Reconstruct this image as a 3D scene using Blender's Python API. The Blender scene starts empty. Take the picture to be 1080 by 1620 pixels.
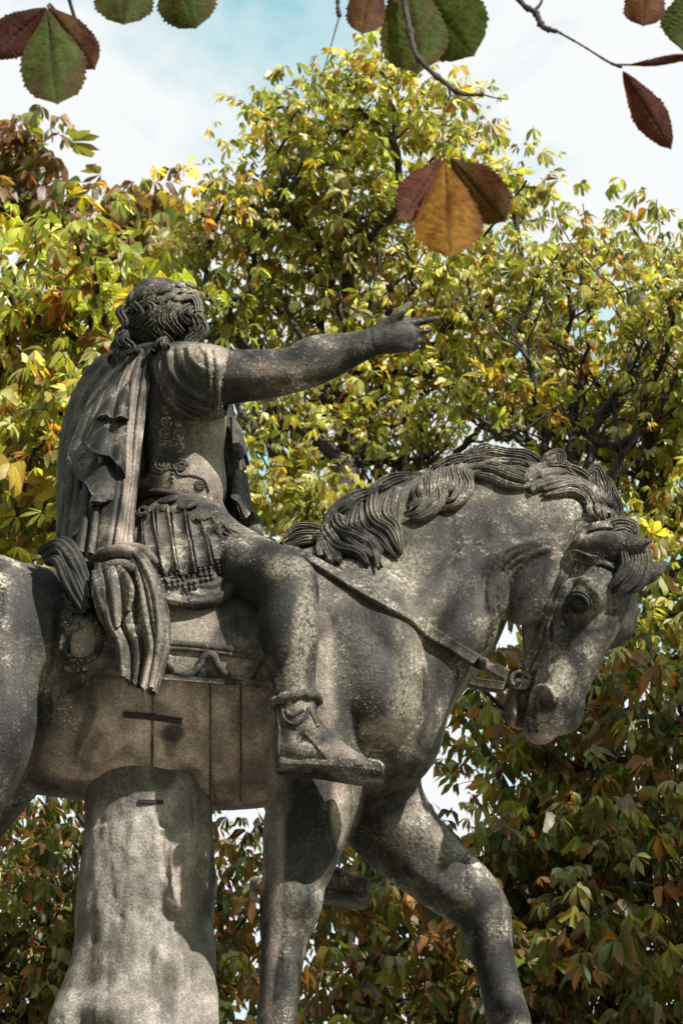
import bpy, math, random, time
import numpy as np
from mathutils import Vector, Matrix, noise as mnoise
from mathutils.bvhtree import BVHTree
T0 = time.time()
rng = np.random.default_rng(7); random.seed(7)
scene = bpy.context.scene
COL = scene.collection
# ------------------------------------------------------------------ camera
PITCH = math.radians(26.0); FP = 4750.0; CAM = np.array([0.0, -8.54, 1.6])
cam_d = bpy.data.cameras.new('camera'); cam = bpy.data.objects.new('camera', cam_d); COL.objects.link(cam)
cam.location = CAM; cam.rotation_euler = (math.radians(90) + PITCH, 0, 0)
cam_d.sensor_fit = 'VERTICAL'; cam_d.sensor_height = 36; cam_d.sensor_width = 24; cam_d.lens = FP / 1620 * 36
cam_d.clip_start = 0.1; cam_d.clip_end = 3000
cam_d.dof.use_dof = True; cam_d.dof.focus_distance = 9.2; cam_d.dof.aperture_fstop = 14
scene.camera = cam
# ------------------------------------------------------------------ light
SUN_AZ = math.radians(134)      # compass style: direction the light comes from, measured from +Y clockwise
SUN_EL = math.radians(43)
w = bpy.data.worlds.new('World'); scene.world = w; w.use_nodes = True
nt = w.node_tree; nt.nodes.clear()
def N(nt, t, **k):
    n = nt.nodes.new(t)
    for a, b in k.items():
        if a == 'inp':
            for i, v in b.items(): n.inputs[i].default_value = v
        else: setattr(n, a, b)
    return n
out = N(nt, 'ShaderNodeOutputWorld'); bg = N(nt, 'ShaderNodeBackground')
sky = N(nt, 'ShaderNodeTexSky', sky_type='NISHITA', sun_disc=False, sun_elevation=SUN_EL, sun_rotation=SUN_AZ, altitude=50, air_density=1.0, dust_density=1.0, ozone_density=1.0)
tc = N(nt, 'ShaderNodeTexCoord')
mp = N(nt, 'ShaderNodeMapping', inp={'Scale': (1, 1, 1.6), 'Location': (0.35, 0.1, 0.62)})
n1 = N(nt, 'ShaderNodeTexNoise', inp={'Scale': 5.0, 'Detail': 8.0, 'Roughness': 0.55, 'Distortion': 0.3})
r1 = N(nt, 'ShaderNodeValToRGB'); r1.color_ramp.elements[0].position = 0.36; r1.color_ramp.elements[1].position = 0.50
tint = N(nt, 'ShaderNodeMix', data_type='RGBA', blend_type='MULTIPLY', inp={0: 1.0, 7: (0.27, 0.40, 0.27, 1)})
mixs = N(nt, 'ShaderNodeMix', data_type='RGBA', inp={7: (0.97, 0.99, 1.0, 1)})
L = nt.links.new
L(tc.outputs['Generated'], mp.inputs[0]); L(mp.outputs[0], n1.inputs[0]); L(n1.outputs[0], r1.inputs[0])
L(sky.outputs[0], tint.inputs[6]); L(tint.outputs[2], mixs.inputs[6]); L(r1.outputs[0], mixs.inputs[0])
L(mixs.outputs[2], bg.inputs[0]); bg.inputs[1].default_value = 0.37
L(bg.outputs[0], out.inputs[0])
sd = bpy.data.lights.new('sun', 'SUN'); sd.energy = 5.0; sd.angle = math.radians(0.6); sd.color = (1.0, 0.95, 0.88)
sun = bpy.data.objects.new('sun', sd); COL.objects.link(sun)
SUNV = Vector((math.sin(SUN_AZ) * math.cos(SUN_EL), math.cos(SUN_AZ) * math.cos(SUN_EL), math.sin(SUN_EL)))
sun.rotation_euler = SUNV.to_track_quat('Z', 'Y').to_euler(); sun.location = (0, 0, 30)
vs = scene.view_settings; vs.view_transform = 'Standard'; vs.look = 'None'; vs.exposure = 1.40; vs.gamma = 1.0; vs.use_curve_mapping = False
scene.cycles.max_bounces = 6; scene.cycles.diffuse_bounces = 3; scene.cycles.transmission_bounces = 4; scene.cycles.transparent_max_bounces = 4
scene.cycles.use_denoising = True
# ------------------------------------------------------------------ projection helpers
CF = np.array([0, math.cos(PITCH), math.sin(PITCH)]); CU = np.array([0, -math.sin(PITCH), math.cos(PITCH)]); CR = np.array([1.0, 0, 0])
def ray(px, py):
    return CF + (px - 540) / FP * CR + (810 - py) / FP * CU
def P(px, py, y=0.0):                       # the world point at depth y behind a point of the view
    d = ray(px, py); t = (y - CAM[1]) / d[1]
    return CAM + t * d
def PR(px, py, y, r):                       # the same with a radius given in view units
    d = ray(px, py); t = (y - CAM[1]) / d[1]
    return CAM + t * d, r * t / FP
def to_px(p):
    v = np.asarray(p) - CAM
    z = v @ CF
    return 540 + FP * (v @ CR) / z, 810 - FP * (v @ CU) / z
def cr(pts, n):                             # Catmull-Rom resample of an (N,k) list
    pts = np.asarray(pts, float)
    if len(pts) == 2:
        t = np.linspace(0, 1, n)[:, None]; return pts[0] * (1 - t) + pts[1] * t
    q = np.vstack([2 * pts[0] - pts[1], pts, 2 * pts[-1] - pts[-2]])
    u = np.linspace(0, len(pts) - 1, n); i = np.minimum(u.astype(int), len(pts) - 2); t = (u - i)[:, None]
    a, b, c, d = q[i], q[i + 1], q[i + 2], q[i + 3]
    return 0.5 * (2 * b + (c - a) * t + (2 * a - 5 * b + 4 * c - d) * t ** 2 + (3 * b - a - 3 * c + d) * t ** 3)
# ------------------------------------------------------------------ mesh helpers
def np_mesh(name, V, F, mat=None, parent=None, smooth=True, attrs=None, link=True):
    V = np.asarray(V, np.float32); F = np.asarray(F, np.int32)
    me = bpy.data.meshes.new(name)
    me.vertices.add(len(V)); me.vertices.foreach_set('co', V.ravel())
    n, k = F.shape
    me.loops.add(n * k); me.loops.foreach_set('vertex_index', F.ravel())
    me.polygons.add(n); me.polygons.foreach_set('loop_start', np.arange(0, n * k, k, dtype=np.int32))
    me.polygons.foreach_set('use_smooth', np.full(n, smooth, dtype=bool))
    if attrs:
        for a, (dom, typ, data) in attrs.items():
            at = me.attributes.new(a, typ, dom)
            at.data.foreach_set('color' if typ == 'FLOAT_COLOR' else 'value', np.asarray(data, np.float32).ravel())
    me.update(calc_edges=True); me.validate()
    if mat: me.materials.append(mat)
    if not link: return me
    o = bpy.data.objects.new(name, me); COL.objects.link(o)
    if parent: o.parent = parent
    return o
def empty(name, loc=(0, 0, 0), parent=None):
    o = bpy.data.objects.new(name, None); COL.objects.link(o); o.location = loc
    o.empty_display_size = 0.2
    if parent: o.parent = parent
    return o
def tag(o, label=None, cat=None, group=None, kind=None):
    if label: o['label'] = label
    if cat: o['category'] = cat
    if group: o['group'] = group
    if kind: o['kind'] = kind
    return o
class MB:
    def __init__(s): s.v = []; s.f = []; s.n = 0
    def add(s, V, F):
        F = np.asarray(F); s.v.append(np.asarray(V, float)); s.f.append(F + s.n); s.n += len(V)
    def build(s, name, mat, parent=None, smooth=True):
        f = [np.hstack([q, q[:, 2:3]]) if q.shape[1] == 3 else q for q in s.f]
        V = np.vstack(s.v); F = np.vstack(f)
        tri = F[:, 2] == F[:, 3]
        if tri.any():
            a = F[tri][:, :3]; b = F[~tri]
            T = np.vstack([a, b[:, :3], b[:, [0, 2, 3]]]) if len(b) else a
            return np_mesh(name, V, T, mat, parent, smooth)
        return np_mesh(name, V, F, mat, parent, smooth)
def unit(v): return v / (np.linalg.norm(v, axis=-1, keepdims=True) + 1e-12)
def sweep(path, nrm, prof, sw, st, cap=True):
    # path (n,3), nrm (n,3) outward, prof (m,2) unit profile, sw/st widths along side / normal
    path = np.asarray(path, float); n = len(path)
    T = unit(np.gradient(path, axis=0)); nrm = np.broadcast_to(np.asarray(nrm, float), path.shape)
    B = unit(np.cross(T, nrm)); Nn = unit(np.cross(B, T))
    m = len(prof); prof = np.asarray(prof)
    V = path[:, None] + B[:, None] * (prof[None, :, 0:1] * np.asarray(sw).reshape(-1, 1, 1)) + Nn[:, None] * (prof[None, :, 1:2] * np.asarray(st).reshape(-1, 1, 1))
    V = V.reshape(-1, 3)
    i = np.arange(n - 1)[:, None]; j = np.arange(m)[None]
    a = i * m + j; b = i * m + (j + 1) % m
    F = np.stack([a, b, b + m, a + m], -1).reshape(-1, 4)
    if cap:
        c0 = len(V); V = np.vstack([V, path[0], path[-1]])
        j = np.arange(m)
        F0 = np.stack([(j + 1) % m, j, np.full(m, c0), np.full(m, c0)], -1)
        e = (n - 1) * m
        F1 = np.stack([e + j, e + (j + 1) % m, np.full(m, c0 + 1), np.full(m, c0 + 1)], -1)
        F = np.vstack([F, F0, F1])
    return V, F
def circ(m=8): a = np.arange(m) * 2 * math.pi / m; return np.stack([np.cos(a), np.sin(a)], -1)
def ridged(n, m=44, depth=0.45):
    x = np.cos(np.arange(m) * 2 * math.pi / m); y = np.sin(np.arange(m) * 2 * math.pi / m)
    g = np.abs(np.cos(n * math.pi * (x * 0.5 + 0.5) - 0.5 * math.pi))
    return np.stack([x, np.sign(y) * np.abs(y) ** 0.8 * (1 - depth + depth * g)], -1)
RECT = np.array([(-1, -1), (1, -1), (1.0, 0.6), (0.88, 1), (0.6, 0.85), (-0.6, 0.85), (-0.88, 1), (-1, 0.6)])
# ------------------------------------------------------------------ signed distance sculpting
class Field:
    def __init__(s, lo, hi, h):
        s.lo = np.array(lo, float); s.h = h
        s.n = np.ceil((np.array(hi) - s.lo) / h).astype(int) + 1
        s.F = np.full(s.n, 0.5, np.float32)
    def blend(s, lo, hi, fn, k, op):
        m = k + 3 * s.h
        i0 = np.clip(np.floor((np.array(lo) - m - s.lo) / s.h).astype(int), 0, s.n - 1)
        i1 = np.clip(np.ceil((np.array(hi) + m - s.lo) / s.h).astype(int) + 1, 1, s.n)
        if (i1 <= i0).any(): return
        ax = [(s.lo[a] + np.arange(i0[a], i1[a]) * s.h).astype(np.float32) for a in range(3)]
        X = ax[0][:, None, None]; Y = ax[1][None, :, None]; Z = ax[2][None, None, :]
        d = fn(X, Y, Z); sl = tuple(slice(i0[a], i1[a]) for a in range(3)); c = s.F[sl]
        if op == 'add':
            if k > 0: hh = np.maximum(k - np.abs(c - d), 0) / k; s.F[sl] = np.minimum(c, d) - hh * hh * k * 0.25
            else: s.F[sl] = np.minimum(c, d)
        else:
            if k > 0: hh = np.maximum(k - np.abs(c + d), 0) / k; s.F[sl] = np.maximum(c, -d) + hh * hh * k * 0.25
            else: s.F[sl] = np.maximum(c, -d)
    def tube3(s, pts, rad, k=0.02, op='add', sy=1.0, ax=None):
        # pts world, sy flattens along the axis ax (default y)
        pts = np.asarray(pts, float); rad = np.broadcast_to(np.asarray(rad, float), (len(pts),))
        if len(pts) == 1: pts = np.vstack([pts, pts + 1e-4]); rad = np.repeat(rad, 2)
        for i in range(len(pts) - 1):
            a, b, ra, rb = pts[i], pts[i + 1], float(rad[i]), float(rad[i + 1]); R = max(ra, rb)
            def fn(X, Y, Z, a=a, b=b, ra=ra, rb=rb):
                ba = b - a; iy = 1.0 / sy
                l2 = ba[0] ** 2 + (ba[1] * iy) ** 2 + ba[2] ** 2 + 1e-12
                x = X - a[0]; y = (Y - a[1]) * iy; z = Z - a[2]
                t = np.clip((x * ba[0] + y * ba[1] * iy + z * ba[2]) / l2, 0, 1)
                d = np.sqrt((x - t * ba[0]) ** 2 + (y - t * ba[1] * iy) ** 2 + (z - t * ba[2]) ** 2) - (ra + t * (rb - ra))
                return (d * min(1.0, (sy + 1) * 0.5)).astype(np.float32)
            s.blend(np.minimum(a, b) - R * max(1, sy), np.maximum(a, b) + R * max(1, sy), fn, k if i == 0 or k > 0 and op == 'add' and len(pts) < 3 else min(k, 0.5 * R) * 1.0, op)
    def tube(s, pr, k=0.02, n=None, op='add', sy=1.0):
        # pr rows: px, py, y, r(px)
        pr = np.asarray(pr, float)
        if n is None: n = (len(pr) - 1) * 4 + 1
        q = cr(pr, n) if len(pr) > 2 else (cr(pr, 2) if len(pr) == 2 else pr)
        W = [PR(*r) for r in q]
        s.tube3([a for a, _ in W], [b for _, b in W], k, op, sy)
    def ell3(s, c, r, k=0.02, op='add', M=None):
        c = np.asarray(c, float); r = np.asarray(r, float); M = np.eye(3) if M is None else np.asarray(M, float)  # rows = axes
        def fn(X, Y, Z):
            x = X - c[0]; y = Y - c[1]; z = Z - c[2]
            q0 = (x * M[0, 0] + y * M[0, 1] + z * M[0, 2]); q1 = (x * M[1, 0] + y * M[1, 1] + z * M[1, 2]); q2 = (x * M[2, 0] + y * M[2, 1] + z * M[2, 2])
            a = np.sqrt((q0 / r[0]) ** 2 + (q1 / r[1]) ** 2 + (q2 / r[2]) ** 2)
            b = np.sqrt((q0 / r[0] ** 2) ** 2 + (q1 / r[1] ** 2) ** 2 + (q2 / r[2] ** 2) ** 2) + 1e-9
            return (a * (a - 1) / b).astype(np.float32)
        e = np.sqrt(((M.T * r) ** 2).sum(1)); s.blend(c - e, c + e, fn, k, op)
    def ell(s, px, py, y, rx, ry, rz, k=0.02, op='add', M=None):   # rx, rz in view units, ry in metres
        c, f = PR(px, py, y, 1.0); s.ell3(c, (rx * f, ry, rz * f), k, op, M)
    def mesh(s):
        F = s.F; S = F < 0
        cnt = np.zeros(np.array(F.shape) - 1, np.int8)
        sl = lambda d, n: slice(d, n - 1 + d)
        nx, ny, nz = F.shape
        for dx in (0, 1):
            for dy in (0, 1):
                for dz in (0, 1): cnt += S[sl(dx, nx), sl(dy, ny), sl(dz, nz)]
        act = (cnt > 0) & (cnt < 8)
        I = np.argwhere(act); vid = np.full(cnt.shape, -1, np.int32); vid[act] = np.arange(len(I), dtype=np.int32)
        del cnt, act
        C = np.array([(x, y, z) for x in (0, 1) for y in (0, 1) for z in (0, 1)])
        vals = np.stack([F[I[:, 0] + c[0], I[:, 1] + c[1], I[:, 2] + c[2]] for c in C], 1)
        acc = np.zeros((len(I), 3)); num = np.zeros(len(I))
        for a in range(8):
            for b in range(a + 1, 8):
                if np.abs(C[a] - C[b]).sum() != 1: continue
                va, vb = vals[:, a], vals[:, b]; m = (va < 0) != (vb < 0)
                t = va[m] / (va[m] - vb[m]); acc[m] += C[a] + t[:, None] * (C[b] - C[a]); num[m] += 1
        V = s.lo + (I + acc / num[:, None]) * s.h
        Q = []
        for ax in range(3):
            o = [1 if a != ax else 0 for a in range(3)]
            A = tuple(slice(o[a], F.shape[a] - 1) for a in range(3))
            B = tuple(slice(o[a] + (1 if a == ax else 0), F.shape[a] - 1 + (1 if a == ax else 0)) for a in range(3))
            sa, sb = S[A], S[B]; E = np.argwhere(sa != sb) + np.array(o)
            if not len(E): continue
            u, v = [(1, 2), (2, 0), (0, 1)][ax]
            du = np.zeros(3, int); du[u] = 1; dv = np.zeros(3, int); dv[v] = 1
            g = lambda q: vid[q[:, 0], q[:, 1], q[:, 2]]
            q = np.stack([g(E - du - dv), g(E - dv), g(E), g(E - du)], 1)
            ins = S[E[:, 0], E[:, 1], E[:, 2]]
            q[~ins] = q[~ins][:, ::-1]
            Q.append(q)
        Q = np.vstack(Q); Q = Q[(Q >= 0).all(1)]
        return V, Q
def vnormals(V, Q):
    a = np.cross(V[Q[:, 2]] - V[Q[:, 0]], V[Q[:, 3]] - V[Q[:, 1]]) if Q.shape[1] == 4 else np.cross(V[Q[:, 1]] - V[Q[:, 0]], V[Q[:, 2]] - V[Q[:, 0]])
    n = np.zeros_like(V)
    for j in range(Q.shape[1]):
        for c in range(3): n[:, c] += np.bincount(Q[:, j], a[:, c], len(V))
    return unit(n)
def relax(V, Q, it=1, lam=0.5):
    for _ in range(it):
        s = np.zeros_like(V); d = np.zeros(len(V))
        for j in range(4):
            a, b = Q[:, j], Q[:, (j + 1) % 4]
            for c in range(3): s[:, c] += np.bincount(a, V[b, c], len(V))
            d += np.bincount(a, minlength=len(V))
        V = V + lam * (s / np.maximum(d, 1)[:, None] - V)
    return V
class Surf:                                   # ray hits on a finished surface, to lay straps, ridges and locks onto it
    def __init__(s, V, Q): s.b = BVHTree.FromPolygons(V.tolist(), Q.tolist())
    def hit(s, px, py, from_y=None):
        o = Vector(CAM); d = Vector(ray(px, py)).normalized()
        h = s.b.ray_cast(o, d)
        return (np.array(h[0]), np.array(h[1])) if h[0] is not None else (None, None)
    def lay(s, pts, lift=0.0, n=None, blur=2, dy=-0.02):
        # pts rows px, py[, fallback y]; returns a path and outward normals lying on the surface
        q = cr([list(p[:2]) for p in pts], n or len(pts) * 6)
        fy = np.interp(np.linspace(0, 1, len(q)), np.linspace(0, 1, len(pts)), [p[2] if len(p) > 2 else np.nan for p in pts])
        R = []; M = []
        for (a, b), y in zip(q, fy):
            h, nn = s.hit(a, b)
            if h is None or (not np.isnan(y) and abs(h[1] - y) > 0.22): R.append(None); M.append(np.array([0, -1, -0.2]))
            else:
                if nn @ (h - CAM) > 0: nn = -nn
                R.append(h); M.append(nn)
        ys = np.array([r[1] if r is not None else np.nan for r in R]); ok = ~np.isnan(ys)
        if not ok.any(): ys = np.where(np.isnan(fy), -0.1, fy)
        else:
            ys = np.interp(np.arange(len(ys)), np.arange(len(ys))[ok], ys[ok])
            bad = ~ok & ~np.isnan(fy); ys[bad] = fy[bad]
        for _ in range(blur): ys[1:-1] = (ys[:-2] + 2 * ys[1:-1] + ys[2:]) / 4
        M = np.array(M)
        for _ in range(blur): M[1:-1] = (M[:-2] + 2 * M[1:-1] + M[2:]) / 4
        M = unit(M)
        return np.array([P(a, b, y) for (a, b), y in zip(q, ys)]) + M * lift, M
# ------------------------------------------------------------------ materials
def new_mat(name):
    m = bpy.data.materials.new(name); m.use_nodes = True; m.node_tree.nodes.clear(); return m, m.node_tree
def ramp(nt, src, p0, p1, c0=(0, 0, 0, 1), c1=(1, 1, 1, 1)):
    r = N(nt, 'ShaderNodeValToRGB'); e = r.color_ramp.elements
    e[0].position, e[1].position = p0, p1; e[0].color, e[1].color = c0, c1
    nt.links.new(src, r.inputs[0]); return r.outputs[0]
def mixc(nt, f, a, b, bt='MIX'):
    m = N(nt, 'ShaderNodeMix', data_type='RGBA', blend_type=bt)
    for i, v in ((0, f), (6, a), (7, b)):
        if hasattr(v, 'links'): nt.links.new(v, m.inputs[i])
        else: m.inputs[i].default_value = v
    return m.outputs[2]
def mth(nt, op, a, b=0.0):
    m = N(nt, 'ShaderNodeMath', operation=op)
    for i, v in ((0, a), (1, b)):
        if hasattr(v, 'links'): nt.links.new(v, m.inputs[i])
        else: m.inputs[i].default_value = v
    return m.outputs[0]
def nz(nt, co, scale, detail=5, rough=0.55, sc=(1, 1, 1), loc=(0, 0, 0), dist=0.0):
    mp = N(nt, 'ShaderNodeMapping', inp={'Scale': sc, 'Location': loc}); nt.links.new(co, mp.inputs[0])
    n = N(nt, 'ShaderNodeTexNoise', inp={'Scale': scale, 'Detail': detail, 'Roughness': rough, 'Distortion': dist}); nt.links.new(mp.outputs[0], n.inputs[0])
    return n.outputs[0]
def stone(name, dark, mid, lich, lich_amt=0.5, pale=(0.62, 0.50, 0.415, 1), bump=1.0, streak=0.6):
    m, nt = new_mat(name); Lk = nt.links.new
    co = N(nt, 'ShaderNodeTexCoord').outputs['Object']
    big = nz(nt, co, 3.2, 6, 0.6); med = nz(nt, co, 11, 7, 0.65, loc=(3, 1, 2)); fine = nz(nt, co, 85, 4, 0.7)
    spk = nz(nt, co, 150, 3, 0.6, loc=(5, 5, 5)); st = nz(nt, co, 16, 5, 0.6, sc=(1, 1, 0.13))
    col = mixc(nt, ramp(nt, mth(nt, 'ADD', mth(nt, 'MULTIPLY', big, 0.55), mth(nt, 'MULTIPLY', med, 0.45)), 0.445, 0.575), dark, mid)
    # dark run-off streaks
    col = mixc(nt, mth(nt, 'MULTIPLY', ramp(nt, st, 0.52, 0.66), streak), col, tuple(c * 0.55 for c in dark[:3]) + (1,))
    # pale lichen crust, clumped and speckled
    lm = mth(nt, 'MULTIPLY', ramp(nt, mth(nt, 'ADD', mth(nt, 'MULTIPLY', fine, 0.5), mth(nt, 'MULTIPLY', med, 0.5)), 0.53, 0.62), ramp(nt, big, 0.48, 0.60))
    col = mixc(nt, mth(nt, 'MULTIPLY', lm, lich_amt * 1.6), col, lich)
    lm2 = mth(nt, 'MULTIPLY', ramp(nt, spk, 0.60, 0.66), mth(nt, 'MULTIPLY', ramp(nt, med, 0.45, 0.6), ramp(nt, nz(nt, co, 2.6, 4, 0.55, loc=(7, 7, 1)), 0.45, 0.6)))
    pst = mth(nt, 'MULTIPLY', ramp(nt, nz(nt, co, 13, 6, 0.65, sc=(1, 1, 0.16), loc=(2, 8, 3)), 0.54, 0.64), ramp(nt, nz(nt, co, 2.2, 3, 0.5, loc=(1, 6, 6)), 0.48, 0.62))
    col = mixc(nt, mth(nt, 'MULTIPLY', pst, 0.55), col, (0.20, 0.18, 0.15, 1))
    col = mixc(nt, mth(nt, 'MULTIPLY', lm2, lich_amt * 1.3), col, tuple(min(1, c * 1.25) for c in lich[:3]) + (1,))
    # yellow lichen
    yel = mth(nt, 'MULTIPLY', ramp(nt, nz(nt, co, 4.5, 5, 0.6, loc=(9, 2, 4)), 0.52, 0.64), ramp(nt, fine, 0.42, 0.56))
    col = mixc(nt, mth(nt, 'MULTIPLY', yel, 0.5), col, (0.13, 0.118, 0.07, 1))
    # cleaner sheltered stone, stains, painted sun and shade patches come from the vertex attribute
    at = N(nt, 'ShaderNodeAttribute', attribute_name='tone')
    pv = mixc(nt, ramp(nt, mth(nt, 'ADD', mth(nt, 'MULTIPLY', st, 0.5), mth(nt, 'MULTIPLY', med, 0.5)), 0.42, 0.60), tuple(c * 0.42 for c in pale[:3]) + (1,), pale)
    col = mixc(nt, N(nt, 'ShaderNodeClamp').outputs[0], col, col)
    sep = N(nt, 'ShaderNodeSeparateColor'); Lk(at.outputs['Color'], sep.inputs[0])
    col = mixc(nt, mth(nt, 'MULTIPLY', sep.outputs[0], 0.95), col, pv)
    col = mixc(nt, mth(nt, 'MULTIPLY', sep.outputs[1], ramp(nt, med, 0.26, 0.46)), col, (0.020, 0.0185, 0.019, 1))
    col = mixc(nt, mth(nt, 'MULTIPLY', sep.outputs[2], ramp(nt, fine, 0.38, 0.56)), col, (0.29, 0.26, 0.195, 1))
    grain = mixc(nt, ramp(nt, spk, 0.35, 0.62), (0.24, 0.236, 0.232, 1), (0.68, 0.68, 0.68, 1))
    col = mixc(nt, 0.8, col, grain, 'MULTIPLY')
    b = N(nt, 'ShaderNodeBsdfPrincipled', inp={'Roughness': 0.7, 'Specular IOR Level': 0.2}); Lk(col, b.inputs['Base Color'])
    vor = N(nt, 'ShaderNodeTexVoronoi', inp={'Scale': 70.0}); Lk(co, vor.inputs['Vector'])
    pit = ramp(nt, vor.outputs[0], 0.08, 0.30)
    h = mth(nt, 'ADD', mth(nt, 'MULTIPLY', fine, 0.5), mth(nt, 'ADD', mth(nt, 'MULTIPLY', spk, 0.35), mth(nt, 'ADD', mth(nt, 'MULTIPLY', med, 1.2), mth(nt, 'MULTIPLY', pit, 0.18))))
    bp = N(nt, 'ShaderNodeBump', inp={'Strength': 0.6 * bump, 'Distance': 0.006}); Lk(h, bp.inputs['Height']); Lk(bp.outputs[0], b.inputs['Normal'])
    o = N(nt, 'ShaderNodeOutputMaterial'); Lk(b.outputs[0], o.inputs[0]); return m
ST = stone('weathered_stone', (0.011, 0.0102, 0.0102, 1), (0.115, 0.097, 0.079, 1), (0.50, 0.455, 0.37, 1), .65, streak=1.0)
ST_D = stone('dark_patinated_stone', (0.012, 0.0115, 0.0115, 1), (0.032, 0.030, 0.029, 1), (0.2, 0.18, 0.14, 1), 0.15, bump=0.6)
ST_P = stone('pale_trunk_stone', (0.15, 0.13, 0.112, 1), (0.34, 0.305, 0.27, 1), (0.50, 0.47, 0.42, 1), 0.2, bump=1.0, streak=0.9)
def plain(name, col, rough=0.8, var=0.5, scale=20, bump=0.3, spec=0.3):
    m, nt = new_mat(name); Lk = nt.links.new
    co = N(nt, 'ShaderNodeTexCoord').outputs['Object']; n = nz(nt, co, scale, 6, 0.6)
    c = mixc(nt, ramp(nt, n, 0.35, 0.65), tuple(x * (1 - var) for x in col) + (1,), tuple(min(1, x * (1 + var)) for x in col) + (1,))
    b = N(nt, 'ShaderNodeBsdfPrincipled', inp={'Roughness': rough, 'Specular IOR Level': spec}); Lk(c, b.inputs['Base Color'])
    bp = N(nt, 'ShaderNodeBump', inp={'Strength': bump, 'Distance': 0.02}); Lk(n, bp.inputs['Height']); Lk(bp.outputs[0], b.inputs['Normal'])
    o = N(nt, 'ShaderNodeOutputMaterial'); Lk(b.outputs[0], o.inputs[0]); return m
RUST = plain('rusty_iron', (0.022, 0.014, 0.011), 0.9, 0.5, 60)
BARK = plain('chestnut_bark', (0.026, 0.021, 0.018), 0.9, 0.45, 14, 0.8)
LIMB = plain('weathered_twig', (0.030, 0.020, 0.018), 0.8, 0.5, 60, 0.6)
GRAVEL = plain('pale_gravel', (0.27, 0.24, 0.20), 0.95, 0.3, 40, 0.6)
LAWN = plain('mown_grass', (0.05, 0.075, 0.02), 0.95, 0.4, 6, 0.8)
LIME = plain('limestone_blocks', (0.36, 0.32, 0.26), 0.85, 0.2, 5, 0.5)
def leaf_mat(name, vein=False, trans=0.5, rough=0.38, spec=.5):
    m, nt = new_mat(name); Lk = nt.links.new
    at = N(nt, 'ShaderNodeAttribute', attribute_name='tint')
    co = N(nt, 'ShaderNodeTexCoord').outputs['Object']
    n = nz(nt, co, 55 if vein else 18, 5, 0.65)
    col = mixc(nt, 1.0, at.outputs['Color'], mixc(nt, ramp(nt, n, 0.3, 0.7), (0.55, 0.5, 0.45, 1), (1.25, 1.25, 1.2, 1)), 'MULTIPLY')
    b = N(nt, 'ShaderNodeBsdfPrincipled', inp={'Roughness': rough, 'Specular IOR Level': spec}); Lk(col, b.inputs['Base Color'])
    t = N(nt, 'ShaderNodeBsdfTranslucent'); Lk(mixc(nt, 1.0, col, (1.6, 1.5, 0.6, 1), 'MULTIPLY'), t.inputs[0])
    mx = N(nt, 'ShaderNodeMixShader'); mx.inputs[0].default_value = trans
    bp = N(nt, 'ShaderNodeBump', inp={'Strength': 0.35, 'Distance': 0.01}); Lk(n, bp.inputs['Height']); Lk(bp.outputs[0], b.inputs['Normal'])
    Lk(b.outputs[0], mx.inputs[1]); Lk(t.outputs[0], mx.inputs[2])
    o = N(nt, 'ShaderNodeOutputMaterial'); Lk(mx.outputs[0], o.inputs[0]); return m
LEAF = leaf_mat('chestnut_leaf')
LEAF_N = leaf_mat('overhanging_leaf', True, 0.45, 0.7, .10)
# ------------------------------------------------------------------ the horse
STATUE = tag(empty('equestrian_statue', (0, 0, 3.3)), 'weathered grey stone statue of a wreathed rider pointing ahead on a walking horse', 'statue')
def sub(name, V, F, mat, parent, smooth=True, attrs=None):
    return np_mesh(name, V, F, mat, parent, smooth, attrs)
hf = Field((-1.75, -0.62, 3.15), (1.15, 0.62, 6.25), 0.0070)
B = hf.tube
# barrel, croup, flank
B([(-180, 1050, 0, 165), (-60, 1060, 0, 176), (80, 1078, 0, 172), (220, 1088, 0, 180), (350, 1088, 0, 186), (460, 1070, 0, 188), (540, 1045, 0, 172)], 0.04, sy=0.93)
hf.ell(-170, 1060, -0.12, 120, 0.22, 150, 0.08); hf.ell(-170, 1040, 0.12, 120, 0.22, 150, 0.08)
# hindquarters, near and far
B([(-40, 985, -0.17, 118), (-22, 1100, -0.21, 92), (-30, 1165, -0.22, 84)], 0.035, sy=0.8)
B([(-30, 1165, -0.22, 84), (-75, 1260, -0.22, 66), (-150, 1380, -0.22, 44), (-195, 1470, -0.22, 36)], 0.05)
B([(-195, 1470, -0.22, 36), (-205, 1560, -0.22, 27), (-200, 1690, -0.22, 25), (-185, 1735, -0.22, 30), (-165, 1775, -0.22, 40)], 0.02)
B([(-60, 1060, 0.17, 112), (-10, 1160, 0.2, 92), (-60, 1280, 0.2, 66), (-120, 1400, 0.2, 44), (-130, 1490, 0.2, 35)], 0.06, sy=0.9)
B([(-130, 1490, 0.2, 35), (-95, 1600, 0.2, 26), (-60, 1710, 0.2, 26), (-35, 1750, 0.2, 38)], 0.02)
# inner groin folds
B([(20, 1060, 0.0, 150), (70, 1110, 0.02, 120)], 0.05)
B([(60, 1120, -0.06, 70), (120, 1185, -0.02, 48)], 0.05)
# tail
B([(-300, 960, 0, 30), (-345, 1010, 0, 42), (-360, 1150, 0, 55), (-350, 1330, 0, 50), (-330, 1500, 0, 30)], 0.04)
# chest and shoulders
B([(500, 1060, 0, 178), (565, 1110, 0, 132), (590, 1165, 0.02, 92)], 0.05)
hf.ell(585, 1095, -0.20, 80, 0.155, 100, 0.045)
hf.ell(570, 1000, -0.17, 88, 0.15, 110, 0.06)
hf.ell(505, 1120, -0.23, 62, 0.13, 105, 0.05)
hf.ell(478, 1010, -0.22, 48, 0.13, 120, 0.08)
hf.ell(612, 1155, 0.17, 70, 0.15, 92, 0.05)
hf.ell(600, 1060, 0.18, 90, 0.15, 130, 0.06)
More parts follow.
